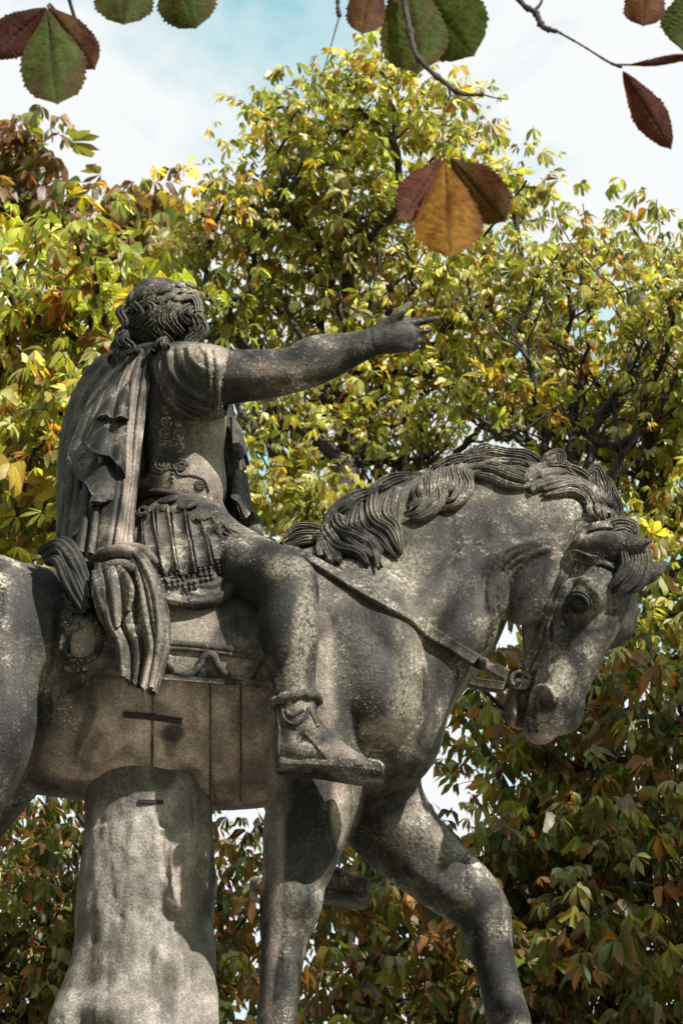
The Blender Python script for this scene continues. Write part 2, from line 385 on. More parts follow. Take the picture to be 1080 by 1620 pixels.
# neck
B([(560, 1010, 0, 158), (640, 935, 0, 138), (705, 880, -0.01, 120), (765, 850, -0.03, 104), (830, 832, -0.05, 86), (885, 838, -0.06, 66)], 0.05, n=9, sy=0.66)
B([(560, 900, 0, 62), (640, 830, 0, 44), (720, 782, -0.01, 36), (800, 772, -0.03, 30), (870, 785, -0.05, 28), (930, 812, -0.06, 30)], 0.05, sy=0.8)
B([(640, 1060, -0.03, 85), (700, 985, -0.04, 80), (745, 932, -0.04, 56), (785, 895, -0.05, 42)], 0.05, sy=0.9)
# muscles of the neck and shoulder as soft ridges
B([(560, 900, -0.17, 34), (600, 985, -0.25, 38), (640, 1060, -0.25, 34)], 0.06)
B([(820, 850, -0.13, 26), (740, 900, -0.14, 30), (660, 985, -0.20, 34)], 0.06)
# near foreleg
B([(500, 1140, -0.20, 72), (500, 1235, -0.2, 62), (482, 1320, -0.2, 53), (466, 1400, -0.2, 40)], 0.05, sy=0.9)
B([(466, 1395, -0.2, 40), (463, 1428, -0.205, 42), (452, 1475, -0.2, 34)], 0.02)
B([(452, 1475, -0.2, 33), (444, 1545, -0.2, 29), (438, 1640, -0.2, 28), (434, 1712, -0.2, 32), (440, 1745, -0.2, 28), (450, 1782, -0.2, 41), (452, 1800, -.2, 44)], 0.02)
B([(436, 1300, -0.17, 16), (430, 1400, -0.18, 14), (428, 1440, -0.18, 15), (424, 1520, -0.18, 11), (418, 1620, -0.18, 12)], 0.025)   # tendon column at the back
B([(520, 1250, -0.25, 22), (500, 1330, -0.255, 17), (482, 1390, -0.25, 10)], 0.035)
hf.ell(474, 1426, -0.265, 20, 0.03, 22, 0.03)
# far foreleg, lifted forward
B([(575, 1190, 0.17, 82), (590, 1265, 0.19, 68), (645, 1335, 0.2, 56), (700, 1385, 0.2, 46), (745, 1418, 0.2, 42)], 0.04)
B([(745, 1418, 0.2, 42), (765, 1450, 0.2, 39), (776, 1500, 0.2, 31), (790, 1555, 0.2, 28), (803, 1612, 0.2, 31), (812, 1640, 0.2, 27), (828, 1690, 0.2, 44)], 0.02)
B([(640, 1310, 0.12, 22), (700, 1352, 0.12, 16), (738, 1388, 0.13, 10)], 0.04)
B([(655, 1375, 0.12, 16), (715, 1420, 0.13, 11)], 0.03)
hf.ell(800, 1592, 0.16, 20, 0.05, 24, 0.02)
# head in its own frame: dD down the face, dN out of the forehead, dS to the near side
HO = np.array([0.766, -0.10, 5.575])
dD = unit(np.array([-.261, -.019, -.965])); dN = unit(np.array([.802, -.56, -.206])); dN = unit(dN - (dN @ dD) * dD)
dS = np.cross(dD, dN); dS = dS if dS[1] < 0 else -dS
HSC = 1.07
def hp(l, u, s): return HO + (dD * l + dN * u + dS * s) * HSC
MH = np.stack([dD, dN, dS])
def he(l, u, s, r, k=0.03, op='add'): hf.ell3(hp(l, u, s), np.array(r) * HSC, k, op, MH)
def ht(rows, k=0.03, op='add', sy=1.0, n=None):
    rows = cr(rows, n or (len(rows) - 1) * 3 + 1) if len(rows) > 2 else np.asarray(rows, float)
    hf.tube3([hp(*r[:3]) for r in rows], [r[3] * HSC for r in rows], k, op, sy)
he(0.06, 0.00, 0, (0.15, 0.125, 0.095), 0.05)
ht([(-0.04, 0.02, 0, .080), (0.04, .050, 0, .085), (0.14, .078, 0, .080), (0.24, .078, 0, .066), (0.34, 0.066, 0, .054), (0.43, .050, 0, .048), (0.52, 0.020, 0, .046), (0.575, -0.006, 0, .040)], 0.025)
ht([(0.08, 0.0, 0, .088), (0.22, 0.01, 0, .074), (0.36, 0.0, 0, .052), (0.48, -0.01, 0, .044)], 0.03)
for s in (1, -1):
    he(0.150, -0.100, 0.084 * s, (0.130, 0.118, 0.042), 0.006)
    ht([(0.12, 0.115, 0.06 * s, .040), (0.20, 0.105, 0.085 * s, .042), (0.235, 0.07, 0.092 * s, .030)], 0.025)
    ht([(0.16, 0.02, 0.082 * s, .022), (0.27, 0.025, 0.082 * s, .018), (0.37, 0.02, 0.06 * s, .010)], 0.02)
    ht([(0.42, 0.045, 0.045 * s, .024), (0.50, 0.045, 0.052 * s, .030), (0.54, 0.02, 0.050 * s, .026)], 0.02)
ht([(0.22, -0.10, 0, .058), (0.34, -0.075, 0, .040), (0.44, -0.078, 0, .032)], 0.025)
ht([(0.42, -0.082, 0, .034), (0.50, -0.095, 0, .040), (0.535, -0.085, 0, .034)], 0.02)
ht([(0.50, -0.02, 0, .050), (0.565, -0.02, 0, .045)], 0.02)
for s in (-1,):
    he(0.205, 0.065, 0.118 * s, (0.034, 0.032, 0.03), 0.012, 'sub')
    he(0.205, 0.065, 0.103 * s, (0.024, 0.023, 0.022), 0.004)
    ht([(0.185, 0.036, 0.120 * s, .007), (0.178, 0.066, 0.130 * s, .008), (0.19, 0.096, 0.128 * s, .007), (0.215, 0.104, 0.122 * s, .006)], 0.008)
    ht([(0.225, 0.034, 0.118 * s, .006), (0.238, 0.062, 0.124 * s, .007), (0.232, 0.09, 0.122 * s, .006)], 0.008)
    he(0.515, 0.030, 0.090 * s, (0.036, 0.020, 0.030), 0.012, 'sub')
    ht([(0.485, 0.028, 0.078 * s, .008), (0.50, 0.054, 0.078 * s, .009), (0.53, 0.052, 0.074 * s, .009), (0.548, 0.026, 0.07 * s, .007)], 0.008)
    if s < 0: ht([(0.26, -0.055, 0.112 * s, .012), (0.36, -0.045, 0.088 * s, .010), (0.43, -0.03, 0.075 * s, .008)], 0.012, 'sub')
# open mouth
ht([(0.40, -0.052, -0.09, .009), (0.40, -0.052, 0.09, .009)], 0.01, 'sub'); 
for l in (0.42, 0.44, 0.46, 0.48, 0.50, 0.52, 0.54, 0.56, 0.58):
    ht([(l, -0.055 - 0.05 * (l - 0.4), -0.09, .010 + 0.05 * (l - 0.4)), (l, -0.055 - 0.05 * (l - 0.4), 0.09, .010 + 0.05 * (l - 0.4))], 0.008, 'sub')
# ears
B([(930, 872, -0.20, 24), (955, 866, -0.24, 24), (990, 862, -0.27, 17), (1030, 856, -0.29, 3)], 0.015, sy=0.8)
B([(955, 884, -0.30, 4), (985, 876, -0.32, 8), (1012, 866, -0.32, 4)], 0.008, op='sub')
B([(975, 906, -.08, 20), (1010, 908, -0.10, 18), (1032, 903, -0.11, 12), (1057, 890, -0.12, 3)], 0.015, sy=0.8)
# pouched veins and the bony ridge below the eye
ht([(0.235, 0.0, 0.100, .007), (0.30, -0.005, 0.088, .007), (0.37, 0.01, 0.070, .006), (0.43, 0.015, 0.062, .005)], 0.012)
ht([(0.27, 0.085, 0.06, .006), (0.36, 0.075, 0.05, .006), (0.45, 0.06, 0.05, .005)], 0.012)
# folds of skin where jowl meets neck
hV, hQ = hf.mesh(); hS = Surf(hV, hQ)
def carve(field, surf, pts, r, k=0.004, op='sub', lift=0.0, n=None):
    p, m = surf.lay(pts, lift, n)
    s = np.ones(len(p)); s[:2] = (0.4, 0.75); s[-2:] = (0.75, 0.4)
    field.tube3(p, r * s, k, op)
for off in (0, 9, 18, 26):
    carve(hf, hS, [(797 - off * .9, 975 - off * .2), (796 - off * .9, 935 - off * .5), (812 - off * .7, 900 - off), (845 - off * .4, 880 - off * .9), (885, 868 - off * .8)], 0.0085, 0.006, 'add', 0.004)
for x, a, b in ((241, 1085, 1206), (333, 1088, 1274), (381, 1090, 1276)):
    carve(hf, hS, [(x + 2, a), (x - 1, a * .7 + b * .3), (x + 1, (a + b) / 2), (x - 1, a * .3 + b * .7), (x + (4 if x > 300 else -3), b)], 0.0085, 0.001, n=60)
carve(hf, hS, [(124, 1075), (124, 1120), (138, 1170), (166, 1208)], 0.008, 0.01)
# creases: shoulder / barrel, forearm, flank
carve(hf, hS, [(668, 1030), (672, 1085), (664, 1140), (630, 1190)], 0.012, 0.03)
carve(hf, hS, [(560, 1120), (566, 1170), (592, 1196), (630, 1192)], 0.012, 0.03)
carve(hf, hS, [(97, 960), (88, 1040), (74, 1100), (72, 1150)], 0.014, 0.03)
for pts in ([(497, 968), (500, 1010), (498, 1060)], [(497, 968), (523, 966)], [(523, 966), (526, 1012)]): carve(hf, hS, pts, 0.004, 0.002, n=12)
for pts in ([(395, 1090), (400, 1180), (406, 1270)],): pass
for x, y, rx, ry, rz in ((863, 1108, 13, .022, 15),):      # nostril opening
    h, n_ = hS.hit(x, y)
    if h is not None: hf.ell3(h - n_ * .010, (rx / 500, .04, rz / 500), .008, 'sub')
carve(hf, hS, [(832, 1082), (826, 1105), (824, 1130), (822, 1152)], .013, .008, lift=-.006)
carve(hf, hS, [(838, 1100), (834, 1128)], .008, .008, lift=-.002)
carve(hf, hS, [(846, 1096), (852, 1088), (864, 1088), (874, 1098), (876, 1112)], .007, .008, 'add', .004)
h, n_ = hS.hit(914, 956)
EYE = h
if h is not None:
    hf.ell3(h + n_ * .004, (.034, .022, .032), .008, 'sub'); EYEN = n_
    carve(hf, hS, [(893, 930), (905, 920), (922, 918), (938, 930), (945, 950)], .012, .03, 'add', -.004)
hV, hQ = hf.mesh(); hV = relax(hV, hQ, 1, 0.25); hN = vnormals(hV, hQ)
hS = Surf(hV, hQ)
def fbm(V, f, seed=0):
    r = np.random.default_rng(seed); s = np.zeros(len(V))
    for i in range(7):
        d = unit(r.normal(size=3)); g = unit(r.normal(size=3)); s += np.sin(V @ d * f * (1 + .6 * r.random()) + 2.2 * np.sin(V @ g * f * 0.55 + r.random() * 9) + r.random() * 9)
    return s / 3.0
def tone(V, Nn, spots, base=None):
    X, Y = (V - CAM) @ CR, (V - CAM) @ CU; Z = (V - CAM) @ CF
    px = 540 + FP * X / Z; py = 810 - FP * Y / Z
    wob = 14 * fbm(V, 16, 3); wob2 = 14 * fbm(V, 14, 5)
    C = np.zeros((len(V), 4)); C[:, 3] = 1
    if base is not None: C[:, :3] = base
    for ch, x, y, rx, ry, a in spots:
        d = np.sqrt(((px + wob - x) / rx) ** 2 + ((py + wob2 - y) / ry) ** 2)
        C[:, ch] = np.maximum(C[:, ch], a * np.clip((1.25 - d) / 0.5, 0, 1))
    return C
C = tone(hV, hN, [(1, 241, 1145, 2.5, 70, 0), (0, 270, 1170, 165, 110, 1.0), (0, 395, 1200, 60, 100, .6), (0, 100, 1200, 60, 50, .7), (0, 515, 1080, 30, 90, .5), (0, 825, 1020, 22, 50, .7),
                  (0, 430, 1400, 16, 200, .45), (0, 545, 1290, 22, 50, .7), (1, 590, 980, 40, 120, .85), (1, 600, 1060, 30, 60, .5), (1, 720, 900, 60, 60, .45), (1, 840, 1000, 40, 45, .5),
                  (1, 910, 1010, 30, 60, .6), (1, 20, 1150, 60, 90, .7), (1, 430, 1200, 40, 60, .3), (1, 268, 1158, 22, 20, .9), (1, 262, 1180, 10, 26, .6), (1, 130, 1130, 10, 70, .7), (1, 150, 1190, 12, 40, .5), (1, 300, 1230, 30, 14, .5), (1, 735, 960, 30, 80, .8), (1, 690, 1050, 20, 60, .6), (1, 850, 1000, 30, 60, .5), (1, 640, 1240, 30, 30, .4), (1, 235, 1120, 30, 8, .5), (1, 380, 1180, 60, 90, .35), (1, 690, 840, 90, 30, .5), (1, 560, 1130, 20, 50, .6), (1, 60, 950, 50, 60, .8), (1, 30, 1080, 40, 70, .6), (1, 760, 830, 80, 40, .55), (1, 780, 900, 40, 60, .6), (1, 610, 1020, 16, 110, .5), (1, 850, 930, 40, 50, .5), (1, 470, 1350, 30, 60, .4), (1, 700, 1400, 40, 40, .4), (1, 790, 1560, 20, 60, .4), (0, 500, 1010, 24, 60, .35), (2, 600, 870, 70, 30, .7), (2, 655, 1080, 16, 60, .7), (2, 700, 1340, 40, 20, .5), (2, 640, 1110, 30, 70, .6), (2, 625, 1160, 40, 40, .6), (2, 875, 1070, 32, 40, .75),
                  (2, 900, 925, 30, 26, .6), (2, 560, 1040, 40, 60, .2), (2, 620, 900, 60, 40, .4), (2, 890, 800, 60, 25, .35), (2, 460, 1450, 14, 40, .5), (2, 650, 1320, 30, 30, .5), (2, 960, 945, 24, 40, .4)])  # stains and lichen; highlights on muzzle, brow and knee painted in as well
under = np.clip((-hN[:, 2] - 0.55) / 0.3, 0, 1) * np.clip((1.15 - np.abs(hV[:, 0] + 0.4)) / 0.2, 0, 1) * (hV[:, 2] > 4.9)
C[:, 0] = np.maximum(C[:, 0], under * 0.8)
_Z = (hV - CAM) @ CF; _px = 540 + FP * ((hV - CAM) @ CR) / _Z; _py = 810 - FP * ((hV - CAM) @ CU) / _Z
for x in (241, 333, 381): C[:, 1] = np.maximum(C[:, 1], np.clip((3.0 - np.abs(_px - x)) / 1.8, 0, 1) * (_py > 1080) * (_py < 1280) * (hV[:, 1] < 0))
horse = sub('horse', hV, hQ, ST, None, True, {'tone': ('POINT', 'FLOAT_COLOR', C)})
horse['label'] = 'walking horse with bowed head and raised far foreleg'
def adopt(o):                                    # keep world placement under the statue's empty
    o.parent = STATUE; o.matrix_parent_inverse = Matrix.Translation(-Vector(STATUE.location)); return o
adopt(horse)
# mane, each lock its own piece
def lock(name, parent, surf, pts, wpx, ridges=4, thick=0.6, lift=0.010, mat=None, tipw=0.12, n=None, blur=3, root=0.6, prof=None):
    if surf is None:
        p = np.array([P(*r) for r in cr(pts, 30)]); m = np.tile(unit(np.array([.15, -1, -.05])), (30, 1))
    else: p, m = surf.lay(pts, lift, n or max(14, len(pts) * 7), blur)
    L_ = len(p); t = np.linspace(0, 1, L_); wm = wpx / 500 * 0.5
    ww = wm * np.where(t < 0.25, root + (1 - root) * np.sin(t / 0.25 * math.pi / 2), np.where(t > 0.6, tipw + (1 - tipw) * np.cos((t - 0.6) / 0.4 * math.pi / 2), 1.0))
    V, F = sweep(p, m, ridged(ridges) if prof is None else prof, ww, ww * thick + 0.004)
    return sub(name, V, F, mat or ST, parent)
Y = -0.03
MANE = [([(522, 855), (500, 845), (472, 846), (448, 862)], 22, 4), ([(525, 862), (505, 856), (480, 858), (458, 868)], 16, 3), ([(513, 852), (514, 882), (526, 898), (538, 905)], 22, 3),
        ([(527, 846), (520, 872), (528, 890)], 20, 3),
        ([(600, 778), (560, 800), (540, 832), (548, 858), (578, 876), (592, 904)], 40, 5), ([(575, 800), (557, 830), (566, 856), (588, 874), (596, 890)], 26, 4), ([(585, 790), (572, 820), (580, 850), (597, 872)], 22, 4),
        ([(668, 756), (622, 770), (596, 800), (594, 832), (614, 850), (622, 868), (632, 884)], 36, 5), ([(655, 762), (622, 785), (612, 812), (618, 838), (628, 862)], 24, 4),
        ([(690, 752), (650, 768), (630, 790), (622, 818), (625, 842)], 22, 4),
        ([(700, 745), (686, 770), (682, 795), (662, 814), (644, 818)], 28, 4), ([(672, 762), (664, 785), (668, 800), (655, 812)], 18, 3),
        ([(760, 728), (722, 732), (700, 748), (696, 775), (686, 800), (668, 812)], 26, 4), ([(790, 732), (745, 738), (726, 752), (730, 772), (716, 790), (700, 797)], 28, 4),
        ([(775, 742), (742, 752), (738, 770), (722, 786)], 18, 3),
        ([(745, 740), (770, 722), (800, 726), (830, 728), (855, 745), (868, 764)], 24, 4), ([(740, 745), (780, 742), (815, 738), (842, 750), (856, 768)], 22, 4), ([(735, 752), (775, 754), (806, 762), (838, 768)], 22, 3),
        ([(762, 728), (752, 718), (766, 708), (784, 716), (806, 722)], 14, 3), ([(745, 735), (738, 722), (750, 716), (768, 722)], 12, 3),
        ([(833, 776), (846, 764), (885, 756), (922, 766), (936, 790)], 30, 5), ([(858, 782), (898, 776), (926, 784), (940, 806), (948, 822)], 22, 4),
        ([(862, 750), (870, 730), (880, 726), (886, 742), (902, 756)], 20, 4), ([(878, 746), (892, 736), (900, 748), (912, 760)], 14, 3),
        ([(922, 762), (940, 748), (944, 768), (946, 790), (958, 810), (962, 832)], 24, 3), ([(948, 752), (958, 768), (962, 790), (972, 810), (974, 830)], 20, 3)]
FORE = [([(952, 834), (978, 826), (1000, 832), (1008, 848)], 20, 4, -0.2), ([(965, 842), (985, 838), (1002, 846)], 16, 3, -0.2), ([(1002, 850), (1016, 872), (1018, 900), (1006, 926), (984, 940)], 26, 4, -0.24),
        ([(995, 868), (1000, 892), (990, 914), (968, 938)], 26, 4, -0.26), ([(1008, 862), (1010, 890), (1000, 918), (975, 942)], 22, 4, -0.26), ([(985, 872), (988, 895), (978, 915), (962, 930)], 18, 3, -0.28)]
mane = sub('mane', *hf.mesh()[:0] or sweep(*(lambda q: (q[0], q[1]))(hS.lay([(470, 868, -.05), (560, 825, -.03), (640, 785, -.03), (720, 752, -.03), (800, 748, -.04), (870, 760, -.05), (930, 780, -.06), (962, 820, -.08)], -0.012, 50)), circ(10), 0.035, 0.03), ST, horse)
MANE += [([(610, 772), (585, 792), (566, 815), (560, 842), (570, 860)], 14, 2), ([(640, 762), (618, 776), (604, 800), (606, 826), (622, 846)], 12, 2), ([(560, 800), (548, 822), (552, 848), (574, 868), (588, 886)], 14, 2), ([(712, 742), (700, 760), (694, 782), (678, 800)], 12, 2),
         ([(770, 730), (800, 732), (828, 736), (850, 752), (858, 772)], 12, 2), ([(720, 744), (750, 730), (782, 728), (806, 732)], 12, 2), ([(870, 764), (900, 762), (924, 774), (940, 792), (950, 812)], 12, 2), ([(940, 756), (950, 776), (956, 800), (966, 824)], 10, 2), ([(482, 852), (468, 852), (452, 862), (444, 874)], 10, 2), ([(540, 835), (530, 855), (534, 878), (540, 896)], 10, 2)]
rm_ = random.Random(12)
for pts, wd, rd in MANE:
    A_ = np.array(pts, float); T_ = unit(np.gradient(A_, axis=0)); Np = np.stack([-T_[:, 1], T_[:, 0]], 1); big_ = wd > 17
    for off in ((-.36, -.04, .34) if big_ else (0,)):
        s_ = np.linspace(0, 1, len(A_)); fan = .55 + .6 * np.sin(s_ * math.pi) + .25 * s_
        B_ = A_ + Np * (off * wd * fan)[:, None] + Np * (np.sin(s_ * rm_.uniform(5, 8) + rm_.random() * 6) * wd * .09)[:, None] + T_ * (s_ ** 3 * rm_.uniform(-7, 8))[:, None]
        lock('mane_lock', mane, hS, [(a, b, Y - 0.05) for a, b in B_], wd * (.58 if big_ else 1.0), 3 if big_ else rd, 0.95 if big_ else .7, 0.010 + .010 * (1 - abs(off) * 2) * rm_.random(), root=.3, tipw=.1)
for pts, wd, rd, y in FORE: lock('forelock', mane, None, [(a, b, y) for a, b in pts], wd, rd, 0.6)
# bridle and reins
bridle = empty('bridle_root')
def strap(name, parent, pts, wpx, surf=None, lift=0.004, thick=0.006, mat=None, n=None, ys=None, prof=RECT, blur=3):
    if ys is None: p, m = surf.lay(pts, lift, n or len(pts) * 7, blur)
    else:
        q = cr([(a, b, y) for (a, b), y in zip(pts, ys)], n or len(pts) * 7); p = np.array([P(*r) for r in q]); m = np.array([0.1, -1, -0.1])
    V, F = sweep(p, m, prof, wpx / 1000, thick); return sub(name, V, F, mat or ST, parent)
COL.objects.unlink(bridle)
bridle = strap('bridle', horse, [(906, 878), (893, 910), (875, 955), (856, 1000), (840, 1040), (822, 1076)], 17, hS, 0.002, 0.008)
strap('browband', bridle, [(903, 876), (930, 884), (955, 892), (980, 903)], 19, hS, 0.004, 0.009)
strap('crown_strap', bridle, [(904, 877), (914, 858), (926, 842), (948, 834), (965, 834)], 15, hS, 0.004, 0.009)
rp, rm = hS.lay([(446, 868, -.30), (470, 880, -.30), (500, 896, -.31), (560, 929, -.30), (600, 952, -.29), (640, 977, -.28), (680, 1001, -.27), (720, 1026, -.27), (760, 1049, -.27), (802, 1070, -.26)], .010, 60, 8)
V, F = sweep(rp, rm, RECT, .0185 + .0012 * np.sin(np.linspace(0, 23, 60)), .010); rein = sub('rein', V, F, ST, horse)
strap('rein', horse, [(640, 1010), (705, 1064), (750, 1080), (800, 1088)], 17, None, ys=[0.16, 0.02, -0.04, -0.12], thick=0.010, n=30)
def blob(name, parent, c, r, mat=None, M=None, k=10):
    a = np.linspace(0, math.pi, k)[1:-1]; b = np.arange(14) * 2 * math.pi / 14
    V = [(math.sin(u) * math.cos(v), math.sin(u) * math.sin(v), math.cos(u)) for u in a for v in b] + [(0, 0, 1), (0, 0, -1)]
    V = np.array(V) * np.asarray(r); 
    if M is not None: V = V @ np.asarray(M)
    n = len(a); F = []
    for i in range(n - 1):
        for j in range(14): F.append((i * 14 + j, (i + 1) * 14 + j, (i + 1) * 14 + (j + 1) % 14, i * 14 + (j + 1) % 14))
    for j in range(14): F.append((n * 14, j, (j + 1) % 14, (j + 1) % 14)); F.append((n * 14 + 1, (n - 1) * 14 + (j + 1) % 14, (n - 1) * 14 + j, (n - 1) * 14 + j))
    mb = MB(); mb.add(V + np.asarray(c), np.array(F)); return mb.build(name, mat or ST, parent)
h, n_ = hS.hit(905, 878); blob('rosette', bridle, h + n_ * 0.004, (0.016, 0.012, 0.016))
h, n_ = hS.hit(980, 902); h = h if h is not None else P(980, 902, -.25); blob('buckle', bridle, h, (0.014, 0.014, 0.018))
h, n_ = hS.hit(822, 1078); h = h if h is not None else P(822, 1078, -.24)
a = np.linspace(0, 2 * math.pi, 25); ring = np.array([h + np.array([0.028 * math.cos(t), -0.012, 0.026 * math.sin(t)]) for t in a])
V, F = sweep(ring, np.array([0, -1.0, 0]), circ(8), 0.008, 0.008, False); bit = sub('bit_ring', V, F, ST, horse)
blob('bit_boss', bit, h + np.array([0.004, -0.012, -0.012]), (0.024, 0.016, 0.02))
if EYE is not None:
    u_ = unit(np.cross(np.array([0, 0, 1.0]), EYEN)); v_ = np.cross(EYEN, u_); ey = blob('eye', horse, EYE - EYEN * .012, (.0275, .0255, .0265), ST, np.stack([u_, v_, EYEN]), 14)
    for rx, ry, a0, a1, lift, th in ((.034, .029, -20, 200, .004, .0062), (.041, .037, 0, 185, -.002, .0055), (.031, .027, 195, 345, .001, .0045)):
        t = np.radians(np.linspace(a0, a1, 26)); tilt = math.radians(-32)
        c_ = np.cos(t) * rx; s_ = np.sin(t) * ry; cc, ss = c_ * math.cos(tilt) - s_ * math.sin(tilt), c_ * math.sin(tilt) + s_ * math.cos(tilt)
        pp = EYE + np.outer(cc, u_) + np.outer(s_ * 0 + ss, v_) + EYEN * lift; w__ = np.sin(np.linspace(.25, math.pi - .25, 26)) * th
        sub('eyelid', *sweep(pp, EYEN, circ(8), w__, w__), ST, horse)
# ------------------------------------------------------------------ the rider
AF = math.radians(52); RT = np.array([math.sin(AF), -math.cos(AF), 0]); FC = np.array([math.cos(AF), math.sin(AF), 0]); UP = np.array([0, 0, 1.0])
MT = np.stack([RT, FC, UP])
rf = Field((-1.0, -0.62, 4.58), (0.45, 0.62, 6.75), 0.0055)
R = rf.tube
def torso(f, g=0.0, k=0.05):
    f.ell3(P(272, 644, 0.0), (0.180 + g, 0.130 + g, 0.17 + g), k, 'add', MT)
    f.ell3(P(276, 700, 0.0), (0.160 + g, 0.125 + g, 0.20 + g), k, 'add', MT)
    f.ell3(P(282, 775, 0.0), (0.150 + g, 0.125 + g, 0.15 + g), k, 'add', MT)
    f.ell3(P(262, 612, 0.0), (0.205 + g, 0.10 + g, 0.08 + g), k, 'add', MT)
torso(rf); rf.ell3(P(300, 850, 0.0), (0.15, 0.13, 0.14), 0.05, 'add', MT)
R([(258, 590, 0, 38), (256, 545, 0, 31)], 0.03)
# head with a face that looks away towards the trees
hc = P(256, 500, 0.0)
rf.ell3(hc, (0.098, 0.118, 0.125), 0.02, 'add', MT); rf.ell3(hc + FC * 0.045 - UP * 0.075, (0.065, 0.075, 0.07), 0.03, 'add', MT)
def fp(r, f, u): return hc + RT * r + FC * f + UP * u
rf.tube3([fp(0, .112, .02), fp(0, .142, -.035)], [.010, .016], .012)
rf.tube3([fp(-.045, .10, .03), fp(0, .118, .028), fp(.045, .10, .03)], .012, .01)
for s in (1, -1):
    rf.ell3(fp(.036 * s, .112, .006), (.018, .012, .011), .008, 'sub', MT); rf.ell3(fp(.036 * s, .102, .006), (.015, .011, .009), .003, 'add', MT)
    rf.ell3(fp(.098 * s, .0, -.01), (.012, .022, .034), .006, 'add', MT)
rf.tube3([fp(-.025, .112, -.072), fp(0, .118, -.068), fp(.025, .112, -.072)], .008, .005); rf.tube3([fp(-.02, .110, -.086), fp(0, .116, -.088), fp(.02, .110, -.086)], .009, .005)
rf.ell3(fp(0, .105, -.118), (.024, .02, .02), .01, 'add', MT)
# right arm stretched out over the horse's neck
R([(305, 594, -0.14, 42), (345, 598, -0.20, 37), (385, 596, -0.215, 33), (425, 592, -0.225, 31.5), (462, 586, -0.23, 28.5), (495, 574, -0.235, 29.5), (530, 562, -0.24, 26), (565, 550, -0.245, 20.5), (596, 538, -0.245, 18)], 0.03)
R([(440, 606, -.235, 12), (466, 610, -.235, 9), (485, 602, -.235, 9)], 0.02)
R([(350, 578, -.24, 14), (400, 572, -.25, 13), (440, 572, -.25, 8)], .025)
R([(455, 566, -.25, 8), (500, 560, -.26, 12), (545, 548, -.26, 8)], .02)
R([(480, 560, -0.22, 20), (520, 555, -0.235, 22), (555, 550, -0.24, 17)], 0.03)
R([(380, 580, -0.24, 22), (420, 580, -0.25, 20)], 0.03)
# hand: palm, four unequal fingers, thumb
R([(596, 538, -0.245, 19), (618, 532, -0.25, 26), (640, 529, -0.25, 25)], 0.015, sy=0.6)
for kx, ky in ((644, 512), (648, 525), (646, 538), (642, 548)): R([(kx - 4, ky, -.258, 9), (kx + 2, ky, -.258, 7)], .006)
R([(612, 514, -.25, 12), (640, 512, -.25, 11)], 0.02)
fing = [[(640, 513, -.258, 8.5), (660, 510, -.268, 6.5), (676, 507, -.272, 5.2), (692, 503, -.274, 3.6)],
        [(643, 527, -.252, 8.5), (658, 527, -.258, 6.6), (668, 525, -.26, 5.6), (681, 521, -.262, 4.2)],
        [(641, 538, -.245, 8), (655, 540, -.25, 6.3), (664, 538, -.245, 5.4), (671, 533, -.24, 4.2)],
        [(638, 546, -.24, 8.5), (648, 551, -.225, 7), (656, 548, -.215, 6), (658, 541, -.215, 5)]]
for f_ in fing: R(f_, 0.003)
R([(614, 518, -.265, 10), (626, 501, -.285, 7.5), (636, 492, -.295, 6.2), (649, 480, -.30, 4)], 0.008)
# legs: thigh, knee, shin, foot, mirrored for the far side
def leg(s):
    def Q(rows, k, sy=1.0, n=None, op='add'):
        rows = np.array(rows, float); q = cr(rows, n or (len(rows) - 1) * 4 + 1) if len(rows) > 2 else rows
        W = [PR(*r) for r in q]; p = np.array([a for a, _ in W]); p[:, 1] *= s
        if s < 0: p += np.array([-.035, .02, -.085])
        rf.tube3(p, [b for _, b in W], k, op, sy)
    Q([(330, 885, -.13, 56), (372, 894, -.27, 54), (425, 912, -.38, 48), (452, 926, -.42, 45)], 0.03)
    Q([(452, 926, -.42, 45), (455, 962, -.43, 40), (457, 1005, -.435, 43), (461, 1050, -.43, 35), (468, 1095, -.425, 27), (471, 1125, -.425, 26)], 0.02)
    Q([(478, 912, -.43, 16), (488, 940, -.43, 14), (488, 990, -.44, 10), (488, 1050, -.44, 8)], 0.025)
    Q([(434, 990, -.44, 18), (437, 1030, -.44, 16), (448, 1080, -.43, 10)], 0.025)
    Q([(470, 1120, -.425, 26), (462, 1160, -.425, 25), (457, 1192, -.425, 22)], 0.02)
    Q([(470, 1140, -.425, 24), (500, 1172, -.425, 23), (540, 1198, -.425, 17), (575, 1210, -.425, 11)], 0.02, 1.25)
    Q([(455, 1194, -.425, 20), (510, 1200, -.425, 19), (570, 1212, -.425, 13)], 0.02, 1.5)
    Q([(448, 1204, -.425, 10), (520, 1208, -.425, 12), (590, 1216, -.425, 9)], 0.01, 2.0)
    for i, (dy, L0) in enumerate([(-.055, 584), (-.034, 592), (-.012, 598), (.012, 602), (.04, 604)]):
        Q([(566, 1209, -.425 + dy, 8.5 + (i == 4) * 2), (L0 - 12, 1210, -.425 + dy, 6 + (i == 4) * 2), (L0 - 3, 1214, -.425 + dy, 6 + (i == 4) * 2)], 0.006)
leg(1.0); leg(-1.0)
rf.tube3([P(478, 1372, .40), P(500, 1380, .40), P(535, 1394, .40), P(570, 1411, .40), P(583, 1418, .40)], [.05, .048, .036, .022, .012], .02)
# left arm across the front to the rein hand
R([(195, 610, .16, 42), (240, 680, .26, 34), (300, 760, .27, 30), (370, 820, .16, 24), (392, 830, .10, 20)], 0.03)
for i in range(4): R([(392, 824 + i * 6, .10 - i * .01, 9), (406, 826 + i * 6, .085 - i * .01, 8), (408, 832 + i * 5, .11, 7)], 0.006)
rV, rQ = rf.mesh(); rS = Surf(rV, rQ)
